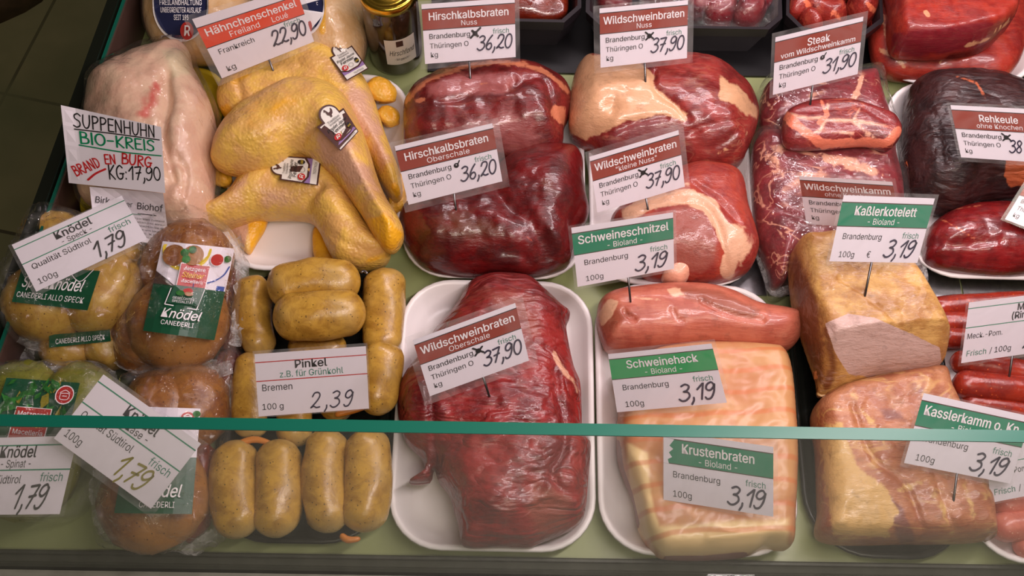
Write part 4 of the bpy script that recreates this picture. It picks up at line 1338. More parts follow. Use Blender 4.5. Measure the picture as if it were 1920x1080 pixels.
def sticker():
    s = Sheet(1.0)
    # tall tag with a round head: u across the lettering, v from the head to the foot
    head = [(.5 + .30 * math.cos(math.radians(a)), .20 + .20 * math.sin(math.radians(a))) for a in range(180, 361, 15)]
    out = [(.02, .24)] + [(.2, .24)] + head[0:] + [(.8, .24), (.98, .24), (.98, 1.0), (.02, 1.0)]
    s.poly('ink_brown', out, 'face')
    inn = [(.07, .28)] + [(.24, .28)] + [(.5 + .25 * math.cos(math.radians(a)), .20 + .165 * math.sin(math.radians(a))) for a in range(180, 361, 15)] + [(.76, .28), (.93, .28), (.93, .70), (.72, .78), (.28, .78), (.07, .70)]
    s.poly('paper_warm', inn, 'face')
    s.poly('label_lilac', [(.05, .74), (.28, .82), (.72, .82), (.95, .74), (.95, .85), (.05, .85)], 'face')
    s.rect('paper_warm', .05, .85, .95, .97, 'face')
    L = 'sticker_print'
    s.poly('ink_brown', [(.40, .10), (.44, .055), (.47, .09), (.50, .15), (.57, .14), (.62, .08), (.64, .13), (.60, .19), (.53, .215), (.53, .25), (.48, .25), (.48, .21), (.43, .17), (.44, .11)], L)
    s.text('ink', 'Tradition', .5, .335, .05, 'c', .42, layer=L)
    s.text('ink', 'Volailière', .5, .395, .05, 'c', .42, layer=L)
    s.text('ink', 'Poulet Jaune', .5, .485, .07, 'c', .74, .01, .25, L)
    s.text('ink', 'Fermier', .5, .575, .08, 'c', .58, .015, .25, L)
    s.disc('ink_red', .26, .68, .125, L, ry=.075)
    s.text('paper_warm', 'R', .27, .715, .075, 'c', .15, .02, .2, 'sticker_logo')
    for a in range(12):
        t0, t1 = math.radians(a * 30), math.radians(a * 30 + 30)
        s.poly('ink', [(.52 + .09 * math.cos(t0), .68 + .05 * math.sin(t0)), (.52 + .10 * math.cos(t0), .68 + .056 * math.sin(t0)), (.52 + .10 * math.cos(t1), .68 + .056 * math.sin(t1)), (.52 + .09 * math.cos(t1), .68 + .05 * math.sin(t1))], L)
    s.disc('ink', .80, .645, .085, L, ry=.075)
    s.text('label_yellow', 'LOUÉ', .80, .675, .04, 'c', .14, .02, 0, 'sticker_logo')
    s.text('ink', '75197616', .62, .94, .05, 'c', .42, layer=L)
    return s


OUTB = [(412, 200), (415, 165), (450, 138), (500, 95), (560, 68), (612, 72), (655, 110), (690, 160), (706, 200), (722, 250), (737, 290), (751, 330), (754, 362), (738, 372), (716, 345), (690, 300), (650, 240), (600, 190), (520, 168), (440, 215)]
G = 'chicken leg quarters on the white tray'
e = empty('chicken_quarter', tuple(P([(560, 180)], 0)[0])); tag(e, 'yellow chicken leg lying rearmost, its thigh under the red-orange price card', 'chicken leg', G)
o = pillow('body', [(412, 205), (413, 165), (450, 138), (500, 100), (560, 76), (615, 78), (655, 112), (690, 160), (706, 200), (722, 250), (737, 290), (751, 330), (754, 364), (738, 374), (716, 345), (690, 300), (650, 262), (590, 250), (520, 240), (450, 232)],
           .038, .072, .006, 42, M['skin'], e, key='leg1', seed=2, nz=.004,
           m2=[('p', [(620, 130), (660, 120), (700, 190), (735, 300), (720, 320), (670, 240), (640, 180)], 26, .9)], m1=[('p', [(410, 200), (430, 195), (440, 230), (410, 235)], 10), ('l', [(740, 350), (750, 368)], 8, 6), ('l', [(440, 150), (520, 100)], 10, 14, .6)],
           creases=[([(445, 150), (450, 180), (435, 210)], 7, 4), ([(560, 120), (600, 140), (620, 180)], 8, 3)])
conform('sticker', sticker(), [(607, 94), (650, 70), (692, 128), (650, 152)], ['leg1'], e, flat=True)
e = empty('chicken_quarter', tuple(P([(560, 300)], 0)[0])); tag(e, 'big yellow chicken leg on top of the pile, drumstick pointing to the venison tray', 'chicken leg', G)
o = pillow('body', [(398, 285), (410, 252), (450, 206), (518, 168), (560, 155), (610, 158), (646, 182), (672, 228), (692, 280), (707, 330), (724, 372), (750, 415), (757, 442), (745, 464), (725, 468), (700, 440), (678, 402), (652, 365), (618, 325), (578, 296), (552, 290), (520, 312), (478, 324), (430, 322), (400, 308)],
           .064, .100, .040, 46, M['skin'], e, key='leg2', seed=6, nz=.004, sag=.3,
           m1=[('p', [(690, 415), (720, 400), (757, 440), (740, 470), (715, 465)], 10), ('p', [(470, 190), (560, 160), (600, 190), (520, 230), (440, 260)], 30, .5), ('l', [(440, 250), (446, 252)], 5, 5, .4)],
           m2=[('p', [(570, 240), (630, 230), (690, 310), (700, 370), (650, 350), (590, 290)], 24, .9)],
           creases=[([(560, 270), (575, 245), (600, 230)], 10, 6), ([(410, 300), (470, 310), (540, 290)], 5, 3), ([(405, 288), (460, 295), (530, 275)], 4, 2), ([(420, 272), (470, 280), (520, 260)], 4, 2)], bumps=[(470, 250, 60, 40, 0, 5), (640, 270, 30, 70, -30, 5)])
conform('sticker', sticker(), [(572, 219), (633, 183), (673, 246), (638, 284)], ['leg2'], e, flat=True)
e = empty('chicken_quarter', tuple(P([(560, 400)], 0)[0])); tag(e, 'chicken leg in front, drumstick towards the soup hen, thigh beside the deep-red roast', 'chicken leg', G)
o = pillow('body', [(334, 408), (348, 395), (390, 386), (428, 362), (446, 338), (480, 308), (540, 298), (600, 303), (640, 335), (666, 378), (688, 418), (716, 448), (732, 470), (716, 490), (672, 499), (632, 490), (612, 462), (597, 430), (577, 407), (540, 402), (480, 404), (440, 416), (400, 427), (342, 427)],
           .040, .068, .010, 38, M['skin'], e, key='leg3', seed=11, nz=.003, sag=.3,
           m1=[('p', [(330, 400), (365, 388), (375, 425), (335, 432)], 10), ('l', [(690, 490), (725, 480)], 6, 8, .8)],
           m2=[('p', [(480, 350), (560, 350), (580, 400), (500, 400)], 24, .6), ('p', [(430, 330), (470, 315), (480, 350), (440, 370)], 16, .6)],
           creases=[([(570, 400), (580, 370), (600, 350)], 10, 6), ([(600, 420), (640, 450), (690, 470)], 7, 2)])
conform('sticker', sticker(), [(505, 335), (510, 290), (603, 296), (596, 349)], ['leg3'], e, flat=True)
# flaps and ends of further legs underneath
o = pillow('chicken_skin_flap', [(588, 430), (600, 425), (640, 470), (680, 495), (660, 502), (620, 500), (594, 490), (586, 462)], .016, .024, .005, 20, M['skin'], st=5, seed=3, nz=.001, m1=[('p', [(580, 420), (700, 420), (700, 510), (580, 510)], 4)])
tag(o, 'orange flap of chicken skin under the front thigh', 'chicken')
o = pillow('chicken_skin_flap', [(420, 425), (470, 408), (500, 405), (498, 425), (482, 452), (468, 474), (458, 470), (440, 450)], .016, .026, .006, 18, M['skin'], st=5, seed=5, nz=.001, m1=[('p', [(466, 420), (505, 400), (505, 430), (470, 480)], 5)], m2=[('p', [(415, 410), (465, 405), (462, 470)], 6)])
tag(o, 'pink and orange flap of skin below the front drumstick', 'chicken')
for pth, rr, z, lab in (([(398, 318), (420, 335), (432, 345)], [20, 18, 15], .030, 'yellow chicken joint end poking out beside the soup hen'),
                        ([(690, 160), (720, 175), (740, 188)], [24, 26, 14], .030, 'orange drumstick end by the tray corner near the jar'),
                        ([(712, 205), (728, 218), (744, 232)], [18, 20, 16], .024, 'orange-brown joint end nearest the purple venison roast'),
                        ([(752, 330), (744, 370), (738, 400)], [16, 18, 14], .024, 'yellow chicken joint end below the rear drumstick')):
    tag(tube('chicken_joint', pth, rr, z, M['skin'], attrs_m1=[('p', [(380, 100), (800, 100), (800, 420), (380, 420)], 5, .62)], endp=.9, nz=.004), lab, 'chicken', 'joint ends of further chicken legs')

# soup hen in its film, with the farm label
V0 = [(164, 210), (174, 166), (210, 131), (260, 107), (320, 92), (352, 94), (362, 126), (386, 172), (401, 216), (406, 262), (402, 330), (396, 400), (380, 438), (320, 432), (250, 405), (175, 385), (150, 362), (156, 300), (163, 250)]
tag(tray('yellow_tray', [(190, 120), (385, 130), (425, 440), (160, 430)], M['tray_yellow'], .02, .04), 'yellow tray edge showing under the film-wrapped soup hen', 'tray')
e = empty('soup_hen', tuple(P([(290, 270)], 0)[0])); tag(e, 'whole pale soup hen sealed in clear film behind the handwritten sign', 'chicken')
pillow('body', V0, .048, .104, .018, 70, M['skin_pale'], e, key='hen', seed=8, nz=.005,
       m1=[('l', [(292, 160), (284, 190), (268, 215)], 8, 24, .95)], m2=[('p', [(300, 92), (358, 96), (360, 140), (320, 150)], 14)],
       creases=[([(310, 140), (312, 190), (305, 260), (320, 330)], 12, 9), ([(330, 290), (345, 320), (340, 360)], 9, 6)], bumps=[(360, 230, 30, 50, 0, 9), (240, 190, 40, 50, 0, 6), (335, 110, 20, 20, 0, 6)])
film_over(e, [(160, 212), (168, 160), (208, 122), (260, 98), (320, 84), (358, 86), (372, 126), (396, 170), (412, 216), (416, 262), (412, 335), (406, 410), (390, 450), (320, 445), (250, 415), (170, 396), (143, 365), (150, 300), (156, 250)], .049, .108, .018, 76, 'film', seed=8, nz=.006,
          creases=[([(310, 140), (312, 190), (305, 260), (320, 330)], 12, 6)], bumps=[(360, 230, 30, 50, 0, 9), (240, 190, 40, 50, 0, 6), (335, 110, 20, 20, 0, 6)])
s = Sheet(1.2)
s.rect('paper', 0, 0, 1, 1, 'face', 6, 6)
L = 'label_print'
s.text('ink', 'Birk', .06, .32, .13, 'l', .22, .005, .2, L)
s.text('ink', 'er', .50, .34, .11, 'l', .09, .005, .2, L); s.text('ink', 'Biohof', .64, .36, .13, 'l', .34, .005, .2, L)
s.rect('ink_green', .40, .46, .68, .475, L); s.rect('ink', .64, .44, .88, .455, L)
for i, st in enumerate(('Verpackten Zustand', 'halten bei einer', 'Beachten Sie die', 'frische und saubere', 'Das Kreuz', 'waschen Sie')):
    s.text('ink', st, .97, .56 + .07 * i, .035, 'r', .42 - .04 * (i % 3), layer=L)
conform('farm_label', s, [(168, 350), (306, 362), (318, 462), (178, 440)], ['hen'], e, off=.006)

# bagged whole chickens at the back, with the blue labels


def bag_label(full):
    s = Sheet(1.25)
    n = 28
    pts = [(0.02, 0), (.98, 0)] + [(.5 + .48 * math.cos(math.pi * i / n), .45 + .55 * math.sin(math.pi * i / n)) for i in range(n + 1)]
    s.poly('ink_white', [(.5 + (x - .5) * 1.02, y * 1.02) for x, y in pts], 'face')
    s.poly('ink_blue', [(.5 + (x - .5) * .97, y * .975) for x, y in pts], 'face')
    L = 'label_print'
    for st, v, wd in (('HÄHNCHEN', .14, .46), ('AUS BÄUERLICHER', .28, .70), ('FREILANDHALTUNG', .42, .74), ('UNBEGRENZTER AUSLAUF', .54, .72), ('SEIT 195', .66, .26)):
        s.text('ink_white', st, .5, v, .085, 'c', wd, .012, 0, L)
    for u in (.09, .91):
        for i in range(4):
            for sgn in (-1, 1):
                s.disc('ink_gold', u + sgn * .018, .06 + .055 * i, .016, L, 10, ry=.03)
        s.stroke('ink_gold', [(u, .03), (u, .32)], .012, L)
    s.disc('label_red', .60, .84, .12, L); s.text('ink_white', 'R', .60, .92, .17, 'c', .11, .02, .1, 'label_logo')
    return s


for k, (ol, lab, q) in enumerate((
    ([(276, 60), (270, 0), (285, -80), (350, -120), (430, -80), (470, 0), (462, 70), (430, 102), (370, 108), (310, 95)], 'film-bagged whole chicken with a round blue label behind the soup hen', [(283, -42), (392, -40), (392, 76), (288, 76)]),
    ([(520, 60), (520, -20), (560, -100), (640, -110), (690, -40), (692, 40), (678, 110), (640, 140), (570, 120)], 'film-bagged whole chicken with blue label between red-orange card and jar', [(500, -52), (606, -50), (614, 66), (512, 70)]))):
    e = empty('bagged_chicken', tuple(P([ol[0]], 0)[0])); tag(e, lab, 'chicken', 'bagged whole chickens')
    pillow('body', ol, .040, .080, .006, 60, M['skin_back'], e, key='bag%d' % k, seed=3 + k, nz=.005, m1=[('l', [(608, 0), (604, 60)], 5, 6)] if k else [('l', [(300, 70), (320, 90)], 4, 5, .5)])
    film_over(e, [(c_[0] + (c_[0] - np.mean([p[0] for p in ol])) * .03, c_[1] + (c_[1] - np.mean([p[1] for p in ol])) * .03) for c_ in ol], .041, .084, .005, 64, 'film', seed=3 + k, nz=.006)
    conform('bag_label', bag_label(k == 0), q, ['bag%d' % k], e, off=.007)

# jar of venison stock with its gold lid
jc = P([(742, 146)], .0)[0]
jc[1] += .030
JR = .0305


def lathe(c, prof, n=48, close=True):
    V = []; Fc = []
    for r, z in prof:
        V += [(c[0] + r * math.cos(2 * math.pi * i / n), c[1] + r * math.sin(2 * math.pi * i / n), c[2] + z) for i in range(n)]
    for j in range(len(prof) - 1):
        Fc += [(j * n + i, j * n + (i + 1) % n, (j + 1) * n + (i + 1) % n, (j + 1) * n + i) for i in range(n)]
    if close:
        Fc += [tuple(range(n))[::-1], tuple((len(prof) - 1) * n + i for i in range(n))]
    return np.array(V), Fc


e = empty('glass_jar', (jc[0], jc[1], .003)); tag(e, 'tall glass jar of dark venison stock with a shiny gold lid', 'jar')
jc[2] = .003
V, Fc = lathe(jc, [(JR - .004, 0), (JR - .001, .001), (JR, .005), (JR, .086), (JR - .002, .094), (JR - .004, .100), (JR - .004, .106)])
mk('stock', V, Fc, M['jar_fill'], e); reg('jar', V, Fc)
LR = JR - .0005
V, Fc = lathe(jc, [(LR, .102), (LR + .001, .1025), (LR + .001, .110), (LR, .1125), (LR - .002, .1135), (LR - .004, .1130), (LR - .006, .1115), (LR - .009, .1115), (LR - .010, .1125), (LR - .012, .1128), (.001, .1128)])
mk('lid', V, Fc, M['gold'], e)
lab = []
nn = 20


def jarp(uv, off):
    a = np.radians(-103 + 66 * uv[:, 0])
    return np.stack([jc[0] + (JR + .0004 + off) * np.cos(a), jc[1] + (JR + .0004 + off) * np.sin(a), jc[2] + .064 - .042 * uv[:, 1]], 1)


s = Sheet(1.0)
s.rect('paper_warm', 0, 0, 1, 1, 'face', 16, 2)
s.rect('ink_brown', .36, .06, .58, .28, 'label_print')
s.text('ink', 'Hirschfond', .12, .62, .2, 'l', .84, .0, .3, 'label_print'); s.text('ink', '- fein gekocht -', .26, .82, .09, 'l', .5, 0, .3, 'label_print')
for i, (layer, d) in enumerate(s.L.items()):
    V = []; Fc = []; mi = []; n_ = 0; mats = []
    for j, (mat, (vs, fs, cn)) in enumerate(d.items()):
        V.append(jarp(np.vstack(vs)[:, :2], .0003 * i)); Fc += [[k + n_ for k in f] for f in fs]; mi += [j] * len(fs); n_ += cn; mats.append(M[mat])
    q_ = mk('jar_label' if layer == 'face' else layer, np.vstack(V), Fc, mats, e if i == 0 else jl, midx=mi, recalc=False, smooth=False)
    jl = q_ if i == 0 else jl
# ---------------------------------------------------------------- sausages
G = 'speckled yellow-brown sausages on the black tray'
for pth, rr, z, lab in (
    ([(482, 520), (474, 590), (492, 668)], [30, 34, 28], .036, 'speckled sausage standing upright beside the dumpling pack at the tray back'),
    ([(722, 506), (720, 580), (716, 668)], [36, 38, 34], .036, 'speckled sausage standing upright beside the white tray at the back'),
    ([(540, 650), (610, 652), (650, 650)], [26, 28, 26], .030, 'speckled sausage half hidden under the two crosswise ones'),
    ([(502, 545), (590, 528), (676, 530)], [42, 42, 36], .062, 'rear one of two speckled sausages lying crosswise on top'),
    ([(512, 597), (600, 592), (686, 584)], [38, 43, 36], .070, 'front one of two speckled sausages lying crosswise on top'),
    ([(474, 662), (466, 740), (476, 822)], [26, 30, 28], .034, 'speckled sausage upright behind the white card beside the dark dumplings'),
    ([(716, 645), (712, 720), (704, 778)], [38, 36, 30], .050, 'speckled sausage upright behind the white card next to the big tray'),
    ([(556, 660), (552, 750), (550, 838)], [30, 32, 30], .030, 'speckled sausage mostly hidden behind the white card, first from the middle gap'),
    ([(636, 660), (634, 730), (630, 790)], [30, 32, 28], .030, 'speckled sausage mostly hidden behind the white card, its knotted end below it'),
):
    tag(tube('pinkel_sausage', pth, np.array(rr) * 1.02, z, M['pinkel'], seed=rr[0] + z * 90, nz=.0024, endp=.8), lab, 'sausage', G)
pairs = (
    ([(444, 826), (436, 915), (452, 1008)], [34, 41, 36], 'front speckled sausage beside the cheese dumpling pack'),
    ([(520, 826), (524, 915), (514, 1008)], [36, 42, 36], 'front speckled sausage tied to the one beside the cheese dumplings'),
    ([(618, 806), (606, 900), (622, 998)], [34, 40, 34], 'front speckled sausage, darker-edged, of the pair nearest the big tray'),
    ([(686, 806), (690, 900), (678, 998)], [36, 43, 36], 'front speckled sausage touching the rim of the big white tray'),
)
for pth, rr, lab in pairs:
    tag(tube('pinkel_sausage', pth, np.array(rr) * 1.0, .040, M['pinkel'], seed=rr[1], nz=.0026, endp=.8), lab, 'sausage', G)
M['knot'] = plain('sausage_knot', srgb(196, 120, 44), .35)
for pth, lab in (([(446, 832), (478, 824), (510, 832)], 'twisted casing end joining the front pair beside the dumplings'), ([(638, 1002), (652, 1012), (676, 1010)], 'thin casing tail below the front pair near the big tray'), ([(628, 778), (660, 770), (690, 762)], 'twisted orange casing end just below the white card')):
    tag(tube('casing_knot', pth, [5, 6, 4], .045, M['knot'], n=10, rings=12, nz=.0004), lab, 'casing', 'twisted sausage casings')
M['clip'] = M['pin']
tag(tube('metal_clip', [(676, 512), (682, 508), (690, 514)], [3, 3, 3], .062, M['clip'], n=8, rings=8, nz=0), 'small metal clip at the end of the rear crosswise sausage', 'clip')

G = 'thin dark-red sausages on the white tray'
for pth, r_, z, lab in (
    ([(1742, 578), (1850, 570), (2020, 566)], 21, .030, 'thin dark-red sausage farthest back in its tray'),
    ([(1746, 606), (1850, 604), (2020, 600)], 20, .030, 'thin dark-red sausage second from the tray back'),
    ([(1758, 632), (1850, 634), (2020, 640)], 20, .028, 'thin dark-red sausage passing behind the cut end of the smoked loin'),
    ([(1782, 676), (1870, 690), (2020, 716)], 22, .034, 'thin dark-red sausage slanting beneath the pin of the card'),
    ([(1786, 718), (1870, 726), (2020, 744)], 25, .038, 'thickest glossy red sausage below the pin of the card'),
    ([(1800, 752), (1880, 764), (2020, 788)], 20, .030, 'thin red sausage peeping over the green Kasslerkamm card'),
):
    tag(tube('merguez_sausage', pth, [r_, r_, r_], z, M['merguez'], seed=r_ + z * 77, nz=.0012, rings=34), lab, 'sausage', G)
G = 'pale pink sausages by the front rail'
for pth, r_, z, lab in (
    ([(1860, 948), (1930, 940), (2060, 932)], 26, .032, 'pale pink sausage tucked under the tilted white card by the rail'),
    ([(1858, 990), (1930, 984), (2060, 978)], 26, .032, 'pale pink sausage nearest the front rail beside the smoked neck'),
    ([(1900, 1024), (1960, 1020), (2060, 1016)], 22, .024, 'pale pink sausage lowest against the tray lip at the rail'),
):
    tag(tube('raw_sausage', pth, [r_, r_, r_], z, M['pinksausage'], seed=r_ + z * 50 + pth[0][1], nz=.0012), lab, 'sausage', G)

# ---------------------------------------------------------------- vacuum packs of dumplings


def pot_badge(s, u, v, r, L):
    s.disc('ink_white', u, v, r * 1.12, L); s.disc('label_red', u, v, r, L)
    a = s.asp
    for pts in ([(u - .5 * r, v - .15 * r * a), (u - .45 * r, v + .5 * r * a), (u + .45 * r, v + .5 * r * a), (u + .5 * r, v - .15 * r * a), (u - .5 * r, v - .15 * r * a)], [(u - .6 * r, v - .22 * r * a), (u, v - .55 * r * a), (u + .6 * r, v - .22 * r * a)], [(u - .25 * r, v + .15 * r * a), (u + .25 * r, v + .15 * r * a)]):
        s.stroke('ink_white', pts, .01, 'label_logo')


def shop_badge(s, u0, v0, u1, v1, L, full=True):
    s.rect('ink_white', u0 - .012, v0 - .01, u1 + .012, v1 + .01, L)
    s.rect('label_red', u0, v0, u1, v1, L)
    c = (u0 + u1) / 2; hh = v1 - v0
    s.text('ink_white', 'Metzgerei', c, v0 + .28 * hh, .17 * hh, 'c', (u1 - u0) * .86, .01, 0, 'label_logo')
    s.text('ink_gold', 'Steiner', c, v0 + .60 * hh, .24 * hh, 'c', (u1 - u0) * .80, .02, .3, 'label_logo')
    s.text('ink_white', 'Macelleria', c, v0 + .84 * hh, .15 * hh, 'c', (u1 - u0) * .86, .01, 0, 'label_logo')


def spread_film(e, outline, z, zt, **kw):
    kw['nz'] = .009; kw['nsc'] = 60
    film_over(e, outline, z, zt, .002, kw.pop('R', 60), 'film_crinkle', **kw)


# bacon dumplings
e = empty('dumpling_pack', tuple(P([(130, 560)], 0)[0])); tag(e, 'vacuum pack of pale bacon dumplings, green label, under the tilted Speck card', 'dumpling pack', 'vacuum packs of dumplings')
ball('dumpling', 92, 566, 78, 66, .052, .040, M['dumpling'], e, 'sp1', seed=1)
ball('dumpling', 192, 548, 76, 72, .052, .042, M['dumpling'], e, 'sp2', seed=2)
ball('dumpling', 232, 478, 40, 46, .040, .030, M['dumpling'], e, 'sp3', seed=3)
ball('dumpling', 105, 432, 60, 30, .040, .026, M['dumpling'], e, 'sp4', seed=4)
seam(e, [(12, 610), (40, 636), (90, 652), (170, 642), (230, 632), (282, 610)], .040, seed=1)
seam(e, [(282, 440), (298, 500), (288, 570)], .045, 9, seed=2)
spread_film(e, [(2, 600), (0, 530), (30, 480), (60, 410), (120, 395), (200, 420), (270, 450), (290, 500), (276, 590), (240, 620), (160, 640), (90, 650), (30, 640)], .050, .098, seed=4, nz=.006, nsc=40)
s = Sheet(2.2); s.rect('label_green', 0, 0, 1, 1, 'face', 10, 5)
s.text('ink_white', 'Speckknödel', .07, .55, .30, 'l', .80, .015, .25); s.text('ink_white', 'CANEDERLI ALLO SPECK', .04, .84, .15, 'l', .88)
s.stroke('ink_white', [(.62, .02), (.80, .30), (.92, -.02)], .02, 'lettering')
conform('pack_label', s, [(42, 500), (188, 508), (164, 582), (22, 566)], ['sp1', 'sp2'], e, off=.0045)
# second bacon pack below it
e = empty('dumpling_pack', tuple(P([(160, 660)], 0)[0])); tag(e, 'second vacuum pack of pale dumplings lying lower, green band half hidden', 'dumpling pack', 'vacuum packs of dumplings')
ball('dumpling', 128, 655, 50, 38, .030, .024, M['dumpling'], e, 'sq1', seed=5)
ball('dumpling', 206, 650, 44, 40, .030, .026, M['dumpling'], e, 'sq2', seed=6)
seam(e, [(48, 640), (58, 690), (95, 706), (150, 716), (220, 712)], .022, 14, seed=3)
spread_film(e, [(60, 690), (70, 620), (130, 605), (220, 605), (280, 640), (275, 690), (200, 705), (120, 706)], .028, .060, seed=6, nz=.006, nsc=40, R=40)
s = Sheet(4.5); s.rect('label_green', 0, 0, 1, 1, 'face', 10, 3)
s.text('ink_white', 'CANEDERLI ALLO SPECK', .1, .78, .4, 'l', .8)
conform('pack_label', s, [(92, 628), (206, 618), (208, 640), (92, 652)], ['sq1', 'sq2'], e, off=.004)

# brown dumplings with the full picture label
e = empty('dumpling_pack', tuple(P([(335, 560)], 0)[0])); tag(e, 'vacuum pack of brown dumplings with a dish picture and green label, unpriced', 'dumpling pack', 'vacuum packs of dumplings')
ball('dumpling', 352, 500, 82, 84, .048, .040, M['dumpling_brown'], e, 'kn1', seed=11)
ball('dumpling', 278, 620, 62, 74, .038, .032, M['dumpling_brown'], e, 'kn2', seed=12)
ball('dumpling', 334, 604, 88, 80, .056, .042, M['dumpling_brown'], e, 'kn3', seed=13)
seam(e, [(444, 448), (456, 520), (450, 590), (444, 650)], .045, 12, seed=5)
seam(e, [(224, 672), (262, 690), (300, 692), (350, 710), (395, 704), (436, 690)], .040, 13, seed=6)
seam(e, [(288, 412), (262, 440), (268, 470)], .050, 9, seed=7)
spread_film(e, [(222, 640), (240, 560), (270, 470), (300, 420), (380, 405), (440, 440), (452, 520), (442, 640), (420, 690), (350, 706), (270, 690), (226, 670)], .050, .103, seed=14, nz=.006, nsc=40)
s = Sheet(.74)
s.rect('paper', 0, 0, 1, .47, 'face', 6, 6)
s.rect('label_green', 0, .47, 1, 1, 'face', 8, 7)
L = 'lettering'
s.poly('label_yellow', [(.03, .03), (.70, .03)] + [(.36 + .34 * math.cos(a), .06 + .24 * math.sin(a)) for a in np.linspace(0, math.pi, 16)], L)
s.stroke('label_blue', [(.985, .20), (.93, .30), (.80, .38), (.62, .425)], .014, L)
s.poly('panel_dark', [(0, .33), (.18, .41), (.30, .47), (0, .47)], L)
for cx, cy, r in ((.20, .14, .16), (.46, .12, .15)):
    s.disc('dumpling_brown', cx, cy, r, L, 18)
for cx, cy, r in ((.34, .10, .06), (.44, .06, .055), (.38, .17, .06), (.94, .12, .05)):
    s.disc('leaf', cx, cy, r, L, 12)
s.rect('label_blue', .55, .42, .98, .47, L)
pot_badge(s, .80, .14, .085, L)
shop_badge(s, .33, .22, .72, .46, L)
s.poly('label_green', [(.30, .46), (.72, .46), (.68, .66), (.24, .66)], L)
s.disc('ink_red', .50, .51, .07, 'label_logo', 14, ry=.03); s.disc('leaf', .40, .54, .06, 'label_logo', 12, ry=.03); s.disc('dumpling_brown', .52, .54, .06, 'label_logo', 12, ry=.025)
s.stroke('ink_white', [(.26, .50), (.22, .68)], .010, 'label_logo'); s.stroke('ink_white', [(.22, .68), (.67, .70)], .010, 'label_logo'); s.stroke('ink_white', [(.67, .70), (.72, .48)], .010, 'label_logo')
s.text('ink_white', 'GESELCHTES', .46, .61, .025, 'c', .30); s.text('ink_white', 'SPEZIALITÄT', .46, .645, .025, 'c', .30)
s.text('ink_white', 'Knödel', .20, .82, .10, 'l', .56, .012, .25); s.text('ink_white', 'CANEDERLI', .22, .90, .05, 'l', .46)
conform('pack_label', s, [(305, 452), (440, 466), (402, 638), (268, 620)], ['kn1', 'kn2', 'kn3'], e, off=.0045)

# dark dumplings between that pack and the sausages
e = empty('dumpling_pack', tuple(P([(432, 620)], 0)[0])); tag(e, 'vacuum pack of very dark brown dumplings squeezed beside the sausage tray', 'dumpling pack', 'vacuum packs of dumplings')
for i, (cx, cy, rx, ry) in enumerate(((430, 545, 26, 44), (436, 620, 24, 40), (428, 700, 26, 44))):
    ball('dumpling', cx, cy, rx, ry, .022, .018, M['dumpling_dark'], e, 'dk%d' % i, seed=20 + i, nz=.002)
spread_film(e, [(402, 500), (440, 492), (462, 520), (464, 700), (455, 760), (405, 760)], .022, .046, seed=22, nz=.004, nsc=50, R=24)

# spinach dumplings
e = empty('dumpling_pack', tuple(P([(70, 800)], 0)[0])); tag(e, 'vacuum pack of green spinach dumplings with a leafy picture label', 'dumpling pack', 'vacuum packs of dumplings')
ball('dumpling', 38, 768, 74, 76, .044, .038, M['dumpling_green'], e, 'gn1', seed=31)
ball('dumpling', 150, 765, 70, 72, .040, .034, M['dumpling_green'], e, 'gn2', seed=32)
ball('dumpling', 60, 880, 80, 80, .036, .030, M['dumpling_green'], e, 'gn3', seed=33)
seam(e, [(60, 690), (100, 700), (130, 690), (190, 694), (222, 730)], .040, 10, seed=8)
spread_film(e, [(-50, 860), (-48, 740), (0, 690), (90, 682), (190, 690), (226, 740), (200, 860), (140, 960), (40, 975), (-40, 950)], .042, .088, seed=34, nz=.006, nsc=40)
s = Sheet(1.2)
s.rect('label_green', 0, 0, 1, 1, 'face', 8, 8)
rnd = random.Random(3)
for i in range(34):
    u, v, a, l, wd = rnd.uniform(.04, .92), rnd.uniform(.05, .52), rnd.uniform(-2.4, -.5), rnd.uniform(.06, .16), rnd.uniform(.02, .06)
    dx, dy = math.cos(a) * l, math.sin(a) * l
    s.poly('leaf' if i % 4 else 'marker_olive', [(u - dx, v - dy), (u - dy * wd / l, v + dx * wd / l), (u + dx, v + dy), (u + dy * wd / l, v - dx * wd / l)], 'lettering' if i % 2 else 'label_print')
pot_badge(s, .84, .20, .11, 'lettering')
shop_badge(s, .26, .44, .72, .92, 'lettering')
conform('pack_label', s, [(12, 708), (150, 718), (118, 842), (-24, 828)], ['gn1', 'gn2', 'gn3'], e, off=.0045)

# cheese dumplings at the front
e = empty('dumpling_pack', tuple(P([(310, 870)], 0)[0])); tag(e, 'vacuum pack of shiny brown dumplings under the diamond-tilted Käse card', 'dumpling pack', 'vacuum packs of dumplings')
ball('dumpling', 350, 765, 76, 72, .036, .032, M['dumpling_brown'], e, 'cn1', seed=41)
ball('dumpling', 300, 775, 68, 70, .042, .034, M['dumpling_brown'], e, 'cn2', seed=42)
ball('dumpling', 290, 930, 92, 86, .042, .036, M['dumpling_brown'], e, 'cn3', seed=43)
ball('dumpling', 366, 920, 40, 76, .030, .026, M['dumpling_dark'], e, 'cn4', seed=44)
seam(e, [(255, 712), (290, 700), (340, 690), (400, 690), (432, 720), (438, 770)], .035, 12, seed=9)
seam(e, [(418, 880), (424, 940), (412, 1004), (360, 1026), (290, 1022)], .016, 13, seed=10)
seam(e, [(190, 870), (184, 940), (200, 1000)], .024, 12, seed=11)
spread_film(e, [(190, 1010), (182, 900), (205, 760), (250, 700), (330, 688), (420, 690), (440, 740), (420, 880), (412, 1000), (360, 1024), (280, 1020)], .040, .084, seed=44, nz=.006, nsc=40)
s = Sheet(.6); s.rect('paper', 0, 0, 1, .5, 'face', 6, 6); s.rect('label_green', 0, .5, 1, 1, 'face', 8, 7)
pot_badge(s, .82, .10, .10, 'lettering'); s.disc('leaf', .95, .06, .06, 'lettering', 10)
